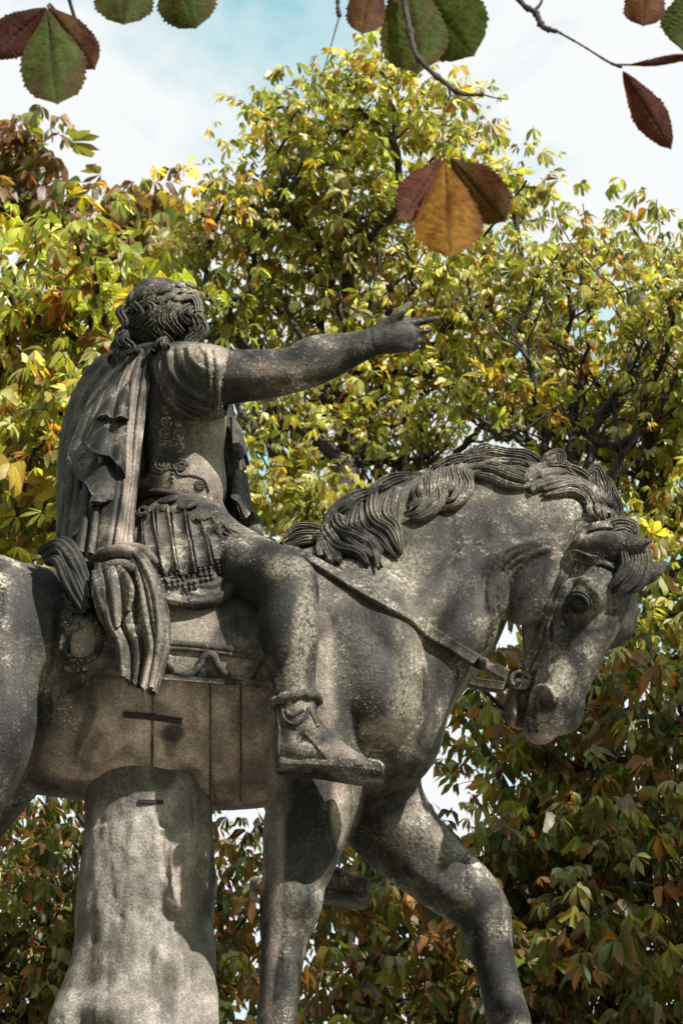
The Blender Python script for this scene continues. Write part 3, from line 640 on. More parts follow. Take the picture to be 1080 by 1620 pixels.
# toe gaps and a crack round the wrist
for pts in ([(590, 519), (592, 540), (598, 560)],): carve(rf, rS, [(584, 520), (588, 538), (594, 558)], 0.004, 0.002)
rV, rQ = rf.mesh(); rV = relax(rV, rQ, 1, 0.4); rN = vnormals(rV, rQ); rS = Surf(rV, rQ)
C = tone(rV, rN, [(0, 440, 585, 90, 14, .3), (1, 480, 570, 70, 12, .55), (1, 360, 600, 40, 30, .6), (1, 610, 535, 40, 20, .5), (2, 480, 1010, 18, 90, .75), (2, 470, 1080, 20, 50, .7), (2, 455, 905, 40, 16, .55), (0, 540, 1190, 40, 30, .35), (1, 430, 1010, 14, 70, .5), (1, 400, 950, 60, 30, .7), (2, 470, 1160, 25, 30, .6)])  # stains, plus sunlit shin and thigh top and shade under thigh painted in
rider = adopt(sub('rider', rV, rQ, ST, None, True, {'tone': ('POINT', 'FLOAT_COLOR', C)}))
rider['label'] = 'rider seen from behind with one arm stretched out'
# cuirass
cf = Field((-0.85, -0.35, 5.35), (-0.25, 0.35, 6.4), 0.005)
torso(cf, 0.014)
for s in (1, -1): cf.ell3(P(268, 640, 0) + RT * 0.095 * s - FC * 0.105 + UP * 0.03, (.07, .045, .11), 0.04, 'add', MT); cf.tube3([P(270, 660, 0) + RT * .035 * s - FC * .115, P(280, 770, 0) + RT * .035 * s - FC * .12], .035, .03)
cf.tube3([P(268, 620, 0) - FC * .158, P(272, 700, 0) - FC * .156, P(278, 770, 0) - FC * .150], .012, .03, 'sub')
cV, cQ = cf.mesh(); cS = Surf(cV, cQ)
SCR = MB()
def relief(f, surf, pts, r, k=0.003, lift=0.001, n=None):
    p, m = surf.lay(pts, lift, n, 1); SCR.add(*sweep(p, m, circ(6), r * 1.15, r * .9))
def ringpts(x, y, r, n=12, a0=0, a1=360): return [(x + r * math.cos(math.radians(a)), y + r * math.sin(math.radians(a))) for a in np.linspace(a0, a1, n)]
for x, y, r in ((263, 649, 6), (264, 668, 8), (261, 686, 8), (261, 706, 8.5), (283, 690, 7.5), (283, 711, 8), (282, 672, 4)):
    relief(cf, cS, ringpts(x, y, r), 0.0032, n=30)
    relief(cf, cS, ringpts(x, y, r * .35, 8), 0.003, n=14)
    for a in range(0, 360, 60): relief(cf, cS, [(x + r * .35 * math.cos(math.radians(a)), y + r * .35 * math.sin(math.radians(a))), (x + r * .8 * math.cos(math.radians(a)), y + r * .8 * math.sin(math.radians(a)))], 0.002, n=5)
def spiral(x, y, r, turns=2.0, a0=0, sgn=1): return [(x + r * (1 - .8 * t) * math.cos(math.radians(a0) + sgn * t * turns * 2 * math.pi), y + r * (1 - .8 * t) * math.sin(math.radians(a0) + sgn * t * turns * 2 * math.pi)) for t in np.linspace(0, 1, 20)]
for args in ((254, 734, 14, 2, 180, 1), (287, 737, 10, 2, 0, -1), (316, 767, 8, 2, 0, 1), (226, 748, 8, 1.5, 0, 1)): relief(cf, cS, spiral(*args), 0.0042, n=70)
relief(cf, cS, [(261, 716), (266, 728), (268, 742)], .0035); relief(cf, cS, [(283, 720), (276, 730), (275, 744)], .0035)
relief(cf, cS, [(240, 736), (234, 744), (250, 749), (266, 742)], .0035); relief(cf, cS, [(277, 740), (284, 752), (302, 752), (322, 760), (330, 778)], .004)
for i in range(7): relief(cf, cS, [(270 - (i % 2) * 2, 720 + i * 7), (275, 723 + i * 7)], .003, n=5)
cV, cQ = cf.mesh(); cV = relax(cV, cQ, 1, 0.3); cN = vnormals(cV, cQ); cS = Surf(cV, cQ)
C = tone(cV, cN, [(0, 330, 730, 34, 90, .6), (0, 270, 760, 60, 22, .55), (0, 290, 778, 60, 20, .7), (1, 250, 640, 36, 80, .85), (1, 300, 660, 30, 50, .7), (1, 230, 760, 16, 30, .4), (2, 325, 690, 14, 40, .5)])  # bright patch and the arm's shadow across the back painted into the colour
cuir = sub('cuirass', cV, cQ, ST, rider, True, {'tone': ('POINT', 'FLOAT_COLOR', C)})
SCR.build('carved_scrollwork', ST, rider)['kind'] = 'stuff'
cuir['label'] = 'cuirass with scrollwork carved down the spine'
p, m = cS.lay([(214, 786), (236, 780), (262, 780), (292, 787), (322, 804), (344, 828)], 0.004, 40)
sub('belt', *sweep(p, m, circ(10), 0.013, 0.012), ST, cuir)
# sleeve with swagged folds
sf = Field((-0.75, -0.5, 5.8), (-0.25, 0.2, 6.5), 0.0048)
sf.tube([(262, 592, -.06, 42), (296, 592, -.14, 46), (325, 600, -.19, 47), (340, 604, -.205, 50)], 0.03)
sf.tube([(300, 620, -.17, 40), (330, 628, -.19, 36)], 0.03)
sf.tube([(334, 605, -.205, 42), (352, 607, -.205, 46), (372, 607, -.205, 50)], 0.004, op='sub')
sV, sQ = sf.mesh(); sS = Surf(sV, sQ)
for pts, r in (([(252, 556), (256, 590), (275, 622), (305, 642), (338, 650)], .010), ([(266, 552), (270, 585), (290, 612), (316, 628), (340, 632)], .010), ([(298, 550), (304, 568), (320, 582), (342, 590)], .008), ([(318, 548), (326, 560), (344, 570)], .007), ([(244, 565), (250, 600), (268, 636), (300, 658), (334, 664)], .009), ([(258, 610), (285, 640), (320, 656)], .006)):
    carve(sf, sS, pts, r * .75, 0.016, 'add', 0.0)
for pts in ([(259, 556), (262, 592), (283, 620), (312, 637), (338, 642)], [(274, 552), (278, 580), (298, 606), (322, 620)], [(290, 552), (296, 572), (314, 592), (336, 600)]): carve(sf, sS, pts, .007, .008, 'sub')
for x in (343, 331): carve(sf, sS, [(x - 3, 553), (x, 575), (x + 1, 605), (x, 630), (x - 2, 655)], .0075, .004, 'add', .002)
sV, sQ = sf.mesh(); sV = relax(sV, sQ, 1, 0.3)
C = tone(sV, vnormals(sV, sQ), [(1, 300, 625, 44, 34, .8), (0, 330, 560, 26, 14, .5), (2, 300, 556, 40, 12, .5)])  # lit shoulder top painted pale, underside painted dark as shade
sub('sleeve', sV, sQ, ST, rider, True, {'tone': ('POINT', 'FLOAT_COLOR', C)})
# tunic skirt
tf = Field((-0.95, -0.55, 5.1), (-0.15, 0.3, 5.95), 0.0055)
tf.tube([(284, 858, -.05, 72), (304, 870, -.12, 72), (332, 882, -.18, 58)], 0.04)
tf.tube([(322, 872, -.14, 54), (362, 882, -.25, 46), (398, 890, -.31, 36)], 0.04)
tf.tube([(240, 870, -.12, 50), (262, 885, -.2, 48)], 0.04)
tV, tQ = tf.mesh(); tS = Surf(tV, tQ)
# skirt hem draped over the saddle
for pts, r in (([(262, 948), (300, 953), (340, 948), (375, 920), (412, 882)], .016), ([(262, 938), (300, 943), (345, 936), (385, 905), (415, 876)], .012), ([(250, 928), (300, 934), (345, 922), (385, 893)], .012), ([(245, 918), (300, 925), (340, 912)], .010)):
    q = cr([(a, b, -.40 + .0008 * (a - 260) * 0.35) for a, b in pts], 20); tf.tube3([P(*x) for x in q], np.sin(np.linspace(.35, math.pi - .35, 20)) * r + .004, 0.015)
tf.tube([(255, 900, -.28, 40), (300, 905, -.30, 42), (350, 895, -.30, 38), (395, 878, -.30, 22)], 0.03)
for pts in ([(285, 940), (330, 944), (370, 915)], [(300, 930), (345, 930), (380, 900)]): carve(tf, Surf(*tf.mesh()), pts, .006, .01, 'sub')
tV, tQ = tf.mesh(); tV = relax(tV, tQ, 1, 0.4); tS = Surf(tV, tQ)
C = tone(tV, vnormals(tV, tQ), [(2, 300, 860, 60, 40, .3), (2, 380, 850, 30, 20, .5), (1, 300, 900, 80, 20, .4)])
tS = Surf(np.vstack([tV, cV]), np.vstack([tQ, cQ + len(tV)]))
tunic = sub('tunic_skirt', tV, tQ, ST, rider, True, {'tone': ('POINT', 'FLOAT_COLOR', C)})
EDGE = np.array([(-1, -1), (1, -1), (1.0, 0.9), (0.86, 1.2), (0.72, 0.8), (0.6, 0.3), (0, 0.15), (-0.6, 0.3), (-0.72, 0.8), (-0.86, 1.2), (-1, 0.9)])
def fringe(x, y, ang, parent, surf):
    for j in range(3):
        for k_ in range(3):
            a, b = x + (j - 1) * 7 * math.cos(ang) + k_ * 2.0, y + k_ * 7 + (j - 1) * 7 * math.sin(ang)
            h, n_ = surf.hit(a, b)
            if h is None: continue
            yield h, n_
STR = [([(219, 815), (222, 850), (228, 885)], 20), ([(236, 812), (240, 850), (250, 898)], 23), ([(259, 808), (262, 850), (272, 905)], 24), ([(284, 806), (288, 850), (298, 908)], 25), ([(307, 812), (316, 850), (324, 896)], 24),
       ([(326, 820), (340, 850), (350, 884)], 22), ([(343, 832), (362, 852), (376, 874)], 20), ([(358, 842), (382, 856), (398, 868)], 17)]
for pts, wd in STR:
    p, m = tS.lay(pts, 0.003, 22, 4); V, F = sweep(p, m, EDGE, wd / 1000 * np.linspace(.85, 1.05, 22), 0.007); o = sub('skirt_strip', V, F, ST, tunic)
for pts, wd in STR:
    mb = MB(); (x1, y1), (x0, y0) = pts[-1], pts[-2]; dx, dy = (x1 - x0) / math.hypot(x1 - x0, y1 - y0), (y1 - y0) / math.hypot(x1 - x0, y1 - y0)
    for j in (-1, 0, 1):
        for k_ in range(4):
            for sg in (-1, 1):
                a = x1 + dx * (k_ * 6 + 1) - dy * j * wd * .34 + sg * 2.0 * (-dy); b = y1 + dy * (k_ * 6 + 1) + dx * j * wd * .34 + sg * 2.0 * dx
                h, n_ = tS.hit(a, b)
                if h is None: continue
                hb, _ = tS.hit(a + sg * 2.2 + dx * 5, b + 5)
                e = unit((hb if hb is not None else h + np.array([0, 0, -.01])) - h)
                V, F = sweep(np.array([h + n_ * .002, h + e * .005 + n_ * .006, h + e * .011 + n_ * .005, h + e * .014 + n_ * .001]), n_, circ(6), np.array([.002, .0046, .0046, .001]), np.array([.002, .0046, .0046, .001])); mb.add(V, F)
    if mb.n: mb.build('fringe', ST, tunic)['kind'] = 'stuff'
def plate(name, parent, surf, x, y, rx, ry, rot=0, lift=0.002, th=0.010):
    h, n_ = surf.hit(x, y)
    if h is None: return None
    u = unit(np.cross(np.array([0, 0, 1.0]), n_)); v = np.cross(n_, u); c, s = math.cos(rot), math.sin(rot)
    return blob(name, parent, h + n_ * lift, (rx / 500, ry / 500, th), ST, np.stack([u * c + v * s, -u * s + v * c, n_]))
for x, y, rx, ry, ro in ((226, 822, 17, 12, .1), (255, 806, 17, 11, .2), (285, 806, 18, 12, -.2), (312, 818, 17, 12, -.5), (338, 838, 17, 11, -.7), (366, 858, 14, 9, -.7)): plate('lappet', tunic, tS, x, y, rx, ry, -ro)
for x, y, rx, ry, ro in ((238, 798, 18, 11, .0), (268, 795, 18, 11, -.1), (298, 803, 18, 11, -.4), (325, 820, 17, 10, -.7)): plate('lappet', tunic, tS, x, y, rx, ry, -ro, .010)
h, n_ = tS.hit(232, 816)
for r in (9, 5.5): 
    p, m = tS.lay(ringpts(231, 816, r), 0.018, 26); sub('lappet_boss', *sweep(p, m, circ(6), .0028, .0028, False), ST, tunic)
# hair and laurel wreath
hairf = Field(hc - 0.22, hc + 0.22, 0.0045)
hairf.ell3(hc + UP * 0.006 - FC * .004, (0.110, 0.125, 0.118), 0, 'add', MT)
hairf.ell3(hc - UP * 0.06 - FC * .025, (0.105, 0.09, 0.085), 0.03, 'add', MT)
hairf.ell3(hc + FC * .13 - UP * .05, (.075, .07, .11), 0.01, 'sub', MT)
aV, aQ = hairf.mesh(); aV = relax(aV, aQ, 1, .5); aN = vnormals(aV, aQ)
aV = aV + aN * (0.0022 * np.sin(fbm(aV, 20, 2) * 5) )[:, None]
aS = Surf(aV, aQ)
hair = sub('hair', aV, aQ, ST, rider)
rr = random.Random(4)
hs3 = Surf(np.vstack([aV, cV, sV]), np.vstack([aQ, cQ + len(aV), sQ + len(aV) + len(cV)]))
for row in range(4):
    for i in range(10):
        if row == 3 and i > 5: continue
        x0 = 198 + 12.5 * (i + .5 * (row % 2)) + rr.uniform(-2, 2); y0 = (492, 510, 527, 541)[row] - 8 * math.sin((x0 - 190) / 130 * math.pi) + rr.uniform(-3, 3); ln = (34, 32, 28, 22)[row] + rr.uniform(-3, 6)
        ph = x0 / 19.0 + row * 1.9 + rr.uniform(-.5, .5); am = rr.uniform(5, 8); dx = (x0 - 262) * .08
        pts = [(x0 + am * math.sin(ph + q_ * 5.2) + dx * q_, y0 + ln * q_, -.1 - .04 * (row == 3)) for q_ in np.linspace(0, 1, 7)]
        lock('hair_lock', hair, aS if row < 3 else hs3, pts, 13 + rr.uniform(0, 4), 2, 1.15, 0.015 - .002 * row, tipw=.45, root=.7, blur=2)
for i in range(12):
    x0 = 200 - i * 1.2 + (i % 3) * 6; y0 = 520 + i * 3.2; wv = rr.choice((-1, 1)) * 6
    pts = [(x0, y0, -.02), (x0 - 4 + wv, y0 + 10, -.02), (x0 - 9 - wv * .5, y0 + 20, -.01), (x0 - 14 + wv * .5, y0 + 30, 0)]
    lock('hair_lock', hair, aS, pts, 17, 2, .9, 0.010, tipw=.3)
for i in range(11):
    x0 = 206 + i * 10.5; lock('hair_lock', hair, aS, [(262 + (x0 - 262) * .25, 451, -.02), (262 + (x0 - 262) * .75, 461, -.07), (x0, 478 + 3 * math.cos(i), -.08), (x0 + 3, 494, -.09)], 15, 3, .22, 0.001, tipw=.8)
def leafm(c, d, n_, ln, wd, th=0.006):
    d = unit(d - (d @ n_) * n_); b = np.cross(d, n_); t = np.linspace(0, 1, 9); V = []
    for k_ in t:
        ww = wd * math.sin(math.pi * k_ ** .8) ** .8 if 0 < k_ < 1 else 0.0004; lf = n_ * (math.sin(k_ * math.pi) * .006)
        for a, hh in ((-1, -.5), (-.55, .75), (0, .25), (.55, .75), (1, -.5), (0, -1)): V.append(c + d * ln * (k_ - .1) + b * ww * a + n_ * th * hh + lf)
    m = 6; F = [(i * m + j, i * m + (j + 1) % m, (i + 1) * m + (j + 1) % m, (i + 1) * m + j) for i in range(8) for j in range(m)]
    return np.array(V), np.array(F)
wreath = None
WL = [(203, 508, 40), (212, 498, 35), (224, 490, 25), (232, 484, 35), (244, 480, 10), (256, 477, 22), (268, 475, 5), (281, 474, 15), (292, 473, -2), (304, 476, 8), (313, 480, -8), (210, 486, 50), (222, 478, 40), (236, 472, 30), (250, 467, 25), (264, 466, 15), (280, 465, 20), (294, 466, 5), (306, 470, -5), (276, 458, 30), (288, 456, 20), (298, 460, 5), (308, 464, -15), (242, 490, -20), (270, 484, -25), (298, 484, -20)]
for i, (x, y, a) in enumerate(WL):
    h, n_ = aS.hit(x, y)
    if h is None: continue
    h2 = P(x + 10 * math.cos(math.radians(a)), y - 10 * math.sin(math.radians(a)), h[1])
    V, F = leafm(h + n_ * (.014 + .003 * (i % 3)), h2 - h, n_, .056, .0155); sub('laurel_leaf', V, F, ST, hair)
# sandals
for s in (1, -1):
    q = cr([(437, 1208, -.425), (455, 1211, -.425), (500, 1214, -.425), (550, 1220, -.425), (590, 1225, -.425), (606, 1224, -.425)], 24); p = np.array([P(*r) for r in q]); p[:, 1] *= s
    if s < 0: p += np.array([-.035, .02, -.085])
    t = np.linspace(0, 1, 24); hw = np.interp(t, [0, .06, .3, .6, .85, .96, 1], [.012, .038, .042, .056, .060, .04, .012])
    sole = sub('sandal_sole', *sweep(p, np.array([0, 0, 1.0]), np.array([(-1, -1), (1, -1), (1.06, -.5), (1.06, .6), (1, .95), (-1, .95), (-1.06, .6), (-1.06, -.5)]), hw * 1.08, 0.017 if s > 0 else .011), ST, rider)
    ring = []
    for a in np.linspace(0, 2 * math.pi, 40): ring.append(P(467, 1112, -.425) + np.array([math.cos(a) * .067, math.sin(a) * .062, .010 * math.cos(a) + .002 * math.sin(9 * a)]))
    ring = np.array(ring); ring[:, 1] = ring[:, 1] * s; ring += np.array([-.035, .02, -.085]) * (s < 0)
    band = sub('ankle_band', *sweep(ring, np.array([0, 0, 1.0]), circ(10), .013 + .003 * np.sin(np.linspace(0, 2 * math.pi, 40) * 11), .015 + .003 * np.sin(np.linspace(0, 2 * math.pi, 40) * 11), False), ST, rider)
    if s == 1:
        for pts in ([(447, 1122), (452, 1140), (468, 1146), (484, 1134), (488, 1120)], [(488, 1122), (497, 1138), (503, 1150)], [(452, 1124), (462, 1132), (480, 1124)], [(440, 1122), (442, 1160), (440, 1196)], [(482, 1160), (505, 1185), (520, 1205)]):
            p, m = rS.lay(pts, 0.001, 24); sub('sandal_strap', *sweep(p, m, circ(8), .006, .005), ST, rider)
# saddle cloth wrapped over the barrel
def zc(x): return float(np.interp(x, [P(90, 1078)[0], P(430, 1080)[0]], [P(90, 1078)[2], P(430, 1080)[2]]))
def wrap(x0, x1, a0, a1, lift, nx, na, bow=0.0):
    V = np.zeros((nx, na, 3)); bv = hS.b
    for i, x in enumerate(np.linspace(x0, x1, nx)):
        for j, a in enumerate(np.linspace(a0 + SLO * (i / (nx - 1) if x1 - x0 > .2 else 0) , a1 - (SLO * i / (nx - 1) if a1 - a0 > 2 else -SLO * (i / (nx - 1) if x1 - x0 > .2 else 0)), na)):
            d = Vector((0, math.sin(a), math.cos(a))); o = Vector((x, 0, zc(x))) + d * 0.8
            h = bv.ray_cast(o, -d); r = 0.8 - h[3] if h[0] is not None else 0.36
            V[i, j] = (x, d.y * max(r, .33), zc(x) + d.z * max(r, .33)); V[i, j] += np.array(d) * (lift[j] if hasattr(lift, '__len__') else lift)
    return V
def slab(V, th, name, parent, mat=ST, attrs=False):
    nx, na, _ = V.shape; gx = np.gradient(V, axis=0); ga = np.gradient(V, axis=1); n_ = unit(np.cross(gx, ga))
    c = V.mean((0, 1)); 
    if ((V - np.array([c[0], 0, zc(0)])) * n_).sum(-1).mean() < 0: n_ = -n_
    A = (V + n_ * th).reshape(-1, 3); Bk = V.reshape(-1, 3); i, j = np.meshgrid(np.arange(nx - 1), np.arange(na - 1), indexing='ij'); a = (i * na + j).ravel()
    top = np.stack([a, a + 1, a + na + 1, a + na], 1); M_ = nx * na; bot = top[:, ::-1] + M_
    rim = []
    E_ = [k * na for k in range(nx)]; rim += [(E_[k + 1], E_[k], E_[k] + M_, E_[k + 1] + M_) for k in range(nx - 1)]
    E_ = [k * na + na - 1 for k in range(nx)]; rim += [(E_[k], E_[k + 1], E_[k + 1] + M_, E_[k] + M_) for k in range(nx - 1)]
    rim += [(k, k + 1, k + 1 + M_, k + M_) for k in range(na - 1)]; e = (nx - 1) * na; rim += [(e + k + 1, e + k, e + k + M_, e + k + 1 + M_) for k in range(na - 1)]
    return np.vstack([A, Bk]), np.vstack([top, bot, np.array(rim)])
def ang_at(px, py):   # wrap angle at which the cloth passes a view point on the near side
    best = None
    for a in np.linspace(math.pi, math.pi * 1.75, 400):
        x = P(px, py, -.36)[0]; q = np.array([x, math.sin(a) * .385, zc(x) + math.cos(a) * .385]); u, v = to_px(q)
        if best is None or abs(v - py) < best[0]: best = (abs(v - py), a)
    return best[1]
aB = ang_at(100, 1062); SLO = -abs(ang_at(428, 1088) - aB) * 1.0 if False else ang_at(428, 1088) - aB; x0, x1 = P(95, 1060, -.38)[0], P(432, 1080, -.38)[0]
aF = 2 * math.pi - aB
Vc = wrap(x0, x1, aB, aB + 2 * (2 * math.pi - aB), 0.006, 60, 110)
cv_, cq_ = slab(Vc, 0.020, '', None)
C = tone(cv_, None, [(0, 290, 990, 60, 60, .5), (2, 290, 985, 55, 60, .9), (0, 385, 1050, 60, 40, .35), (0, 130, 1025, 36, 40, .55), (2, 292, 1050, 24, 24, .8), (0, 330, 1075, 110, 8, .5), (1, 390, 960, 40, 40, .6)])  # sunlit speckled centre and shade by the thigh painted into the cloth
cloth = adopt(sub('saddle_cloth', cv_, cq_, ST, None, True, {'tone': ('POINT', 'FLOAT_COLOR', C)})); cloth['label'] = 'carved saddle cloth with scalloped border'
cb = Surf(Vc.reshape(-1, 3) + 0, np.array([(i * 110 + j, i * 110 + j + 1, (i + 1) * 110 + j + 1, (i + 1) * 110 + j) for i in range(59) for j in range(109)]))
def trim(name, pts, r, lift=0.022, n=None, parent=cloth, mat=ST, flat=1.0):
    p, m = cb.lay(pts, lift, n or len(pts) * 8); return sub(name, *sweep(p, m, circ(10), r * 1.25, r * .8), mat, parent)
aC = wrap(x0 + .002, x1 + .004, aB - .004, aB + .045, 0.024, 40, 4); sub('border_rail', *slab(aC, 0.016, '', None), ST, cloth)
aC = wrap(x0 - .004, x0 + .028, aB, aB + 1.1, 0.024, 4, 30); sub('border_rail', *slab(aC, 0.010, '', None), ST, cloth)
trim('trim_line', [(268, 1022), (320, 1026), (370, 1032), (424, 1036)], .009, .027); trim('trim_line', [(268, 1029), (320, 1033), (370, 1039), (424, 1043)], .006, .026)
trim('scallop', [(268, 1042), (272, 1058), (288, 1068), (306, 1066), (318, 1056), (322, 1046), (330, 1040), (340, 1042), (346, 1056), (356, 1068), (374, 1076), (394, 1072), (404, 1060), (412, 1046), (424, 1042)], .009, .030)
trim('scallop', [(104, 950), (118, 972), (140, 978), (152, 990), (160, 1012), (156, 1036), (140, 1048), (120, 1048), (106, 1036), (103, 1018), (112, 1004), (130, 996)], .009, .030)
for x, y, rx, ry in ((294, 1050, 17, 12), (375, 1056, 22, 13), (132, 1024, 20, 18)):
    h, n_ = cb.hit(x, y); u = unit(np.cross(np.array([0, 0, 1.0]), n_)); v = np.cross(n_, u)
    blob('scallop_panel', cloth, h + n_ * .017, (rx / 500, ry / 500, .012), ST, np.stack([u, v, n_]))
# iron cramps bridging the joint in the belly
h, n_ = hS.hit(195, 1128); 
p, m = hS.lay([(196, 1130), (240, 1134), (288, 1141)], 0.001, 20); adopt(sub('iron_cramp', *sweep(p, m, RECT, .009, .008), RUST, None))
# dark gathered cloth end behind the saddle
dark = None
for k_, (pts, wd) in enumerate([([(66, 874, -.25), (92, 862, -.3), (112, 880, -.36), (130, 915, -.39), (142, 950, -.40)], 22), ([(72, 882, -.28), (96, 872, -.33), (110, 900, -.37), (124, 932, -.40), (140, 966, -.41)], 20), ([(76, 890, -.3), (92, 888, -.35), (104, 915, -.38), (120, 945, -.40), (136, 972, -.41)], 18), ([(90, 858, -.22), (112, 862, -.3), (126, 890, -.36), (142, 925, -.39), (150, 950, -.4)], 18), ([(74, 870, -.2), (100, 856, -.28), (118, 872, -.34), (134, 902, -.38)], 16)]):
    q = cr(pts, 26); p = np.array([P(*r) for r in q]); t = np.linspace(0, 1, 26)
    V, F = sweep(p, np.array([-.1, -1, .1]), ridged(2, 30, .35), wd / 1000 * (.35 + .65 * np.sin(t * math.pi * .8 + .35)), wd / 1000 * .9)
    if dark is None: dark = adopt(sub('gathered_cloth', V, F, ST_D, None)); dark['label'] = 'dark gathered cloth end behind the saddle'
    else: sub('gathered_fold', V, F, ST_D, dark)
# ------------------------------------------------------------------ the cloak
kf = Field((-1.08, -0.62, 4.85), (-0.2, 0.35, 6.45), 0.0048)
K = kf.tube
# body of the cloak over the left shoulder and down to the croup
K([(225, 566, 0.035, 18), (190, 600, 0.075, 30), (165, 650, 0.075, 36), (146, 720, 0.055, 40), (140, 790, 0.015, 38), (150, 850, -0.045, 36)], 0.03, sy=0.8)
K([(215, 580, 0.005, 22), (195, 650, -0.005, 30), (180, 730, -0.025, 36), (172, 800, -0.065, 38), (175, 860, -0.125, 36), (190, 885, -0.185, 34)], 0.03, sy=0.7)
K([(180, 590, 0.155, 34), (150, 660, 0.175, 40), (132, 740, 0.155, 36), (125, 820, 0.055, 30), (120, 860, -0.005, 26)], 0.04)
# collar roll over the shoulders
K([(188, 574, .02, 14), (214, 564, -.06, 14), (238, 558, -.11, 14), (262, 556, -.13, 12), (292, 558, -.15, 9)], 0.02)
# mass under the lower bundle, gathered roll where it spills over the saddle
K([(175, 890, -.30, 30), (190, 930, -.36, 32), (205, 990, -.39, 30), (222, 1040, -.39, 20)], 0.03, sy=0.5)
K([(146, 898, -.36, 9), (165, 880, -.40, 11), (195, 872, -.43, 10), (222, 884, -.44, 9), (240, 908, -.45, 8)], 0.01)
K([(160, 905, -.40, 9), (182, 896, -.43, 10), (206, 898, -.45, 9), (226, 915, -.45, 8)], 0.01)
K([(178, 870, -.34, 8), (205, 868, -.39, 9), (228, 872, -.41, 8), (244, 888, -.42, 7)], 0.01)
# right hand side falling behind the waist
K([(350, 640, .10, 14), (360, 700, .12, 16), (372, 770, .12, 16), (384, 830, .12, 15)], 0.02)
for rows in ([(346, 650, .04, 6), (352, 720, .05, 6), (362, 790, .05, 6), (370, 838, .05, 6)], [(356, 650, .06, 6), (366, 710, .06, 7), (374, 780, .07, 7), (380, 836, .07, 6)], [(362, 655, .10, 6), (376, 700, .1, 7), (386, 740, .1, 5)], [(372, 740, .10, 7), (384, 780, .1, 8), (394, 812, .1, 6)]): K(rows, .006)
kV, kQ = kf.mesh(); kV = relax(kV, kQ, 1, .3); kN = vnormals(kV, kQ); kS = Surf(kV, kQ)
C = tone(kV, kN, [(0, 175, 690, 30, 60, .5), (0, 212, 700, 14, 130, .45), (0, 190, 850, 30, 40, .5), (1, 125, 720, 22, 70, .5), (1, 130, 810, 24, 40, .7), (1, 165, 790, 30, 30, .5), (2, 240, 960, 22, 80, .5), (2, 200, 900, 40, 14, .4), (1, 200, 1040, 20, 40, .5), (0, 230, 1060, 16, 30, .4)])  # lit cloak panel painted pale, shaded tiers painted dark
cloak = sub('cloak', kV, kQ, ST, rider, True, {'tone': ('POINT', 'FLOAT_COLOR', C)})
cloak['label'] = 'heavy cloak hanging from the shoulders in deep folds'
def pleat(left, right, nf, a0, a1, phase=0.0, drift=0.4, th=0.012, n=110, mm=54, name='cloak_fall', sharp=.6, hem=0.0, mid=None, seed=0):
    Lc = cr(left, mm); Rc = cr(right, mm); u = np.linspace(0, 1, n)[:, None]; v = np.linspace(0, 1, mm)[None, :]
    r_ = np.random.default_rng(seed); w1, w2, w3 = r_.random(3) * 6
    uu = u + .055 * np.sin(u * 8 + v * 3 + w1) + .03 * np.sin(u * 17 + v * 2 + w2)
    t = uu * nf + phase + drift * v + .15 * np.sin(v * 5 + u * 4 + w3); f = (np.abs(np.sin(math.pi * t)) ** sharp) * 2 - 1
    f = f * (1 + .5 * np.sin(u * 11 + v * 2.5 + w1)); edge = np.clip(np.minimum(u, 1 - u) * 12, 0.25, 1)
    S2 = Lc[None] * (1 - u[..., None]) + Rc[None] * u[..., None]; S2 = S2.copy()
    if mid is not None: S2[..., 2] += mid * np.sin(u * math.pi)
    S2[..., 2] -= (a0 + (a1 - a0) * v) * f * edge; S2[..., 1] += hem * v ** 6 * np.sin(uu * nf * 2 * math.pi + 1)
    W = np.zeros((n, mm, 3)); d = CF + (S2[..., 0:1] - 540) / FP * CR + (810 - S2[..., 1:2]) / FP * CU; W = CAM + d * ((S2[..., 2:3] - CAM[1]) / d[..., 1:2])
    gx = np.gradient(W, axis=0); ga = np.gradient(W, axis=1); nn = unit(np.cross(gx, ga))
    if nn[..., 1].mean() > 0: nn = -nn
    A = (W + nn * th * .5).reshape(-1, 3); Bk = (W - nn * th * .5).reshape(-1, 3); na, nx = mm, n
    i, j = np.meshgrid(np.arange(nx - 1), np.arange(na - 1), indexing='ij'); k_ = (i * na + j).ravel(); top_ = np.stack([k_, k_ + 1, k_ + na + 1, k_ + na], 1); M_ = nx * na
    rim = []
    for E_ in ([k * na for k in range(nx)], [k * na + na - 1 for k in range(nx)], list(range(na)), list(range((nx - 1) * na, nx * na))):
        rim += [(E_[k], E_[k + 1], E_[k + 1] + M_, E_[k] + M_) for k in range(len(E_) - 1)]
    V_ = np.vstack([A, Bk]); C_ = tone(V_, None, [(0, 175, 690, 30, 60, .45), (0, 212, 700, 14, 130, .45), (0, 190, 850, 30, 40, .5), (1, 125, 720, 22, 70, .6), (1, 125, 810, 24, 50, .8), (1, 165, 790, 30, 30, .5), (2, 240, 960, 22, 80, .5), (1, 200, 1040, 20, 40, .5), (0, 230, 1060, 16, 30, .5)])  # pleats carry the same painted light and shade as the cloak body
    return sub(name, V_, np.vstack([top_, top_[:, ::-1] + M_, np.array(rim)]), ST, cloak, True, {'tone': ('POINT', 'FLOAT_COLOR', C_)})
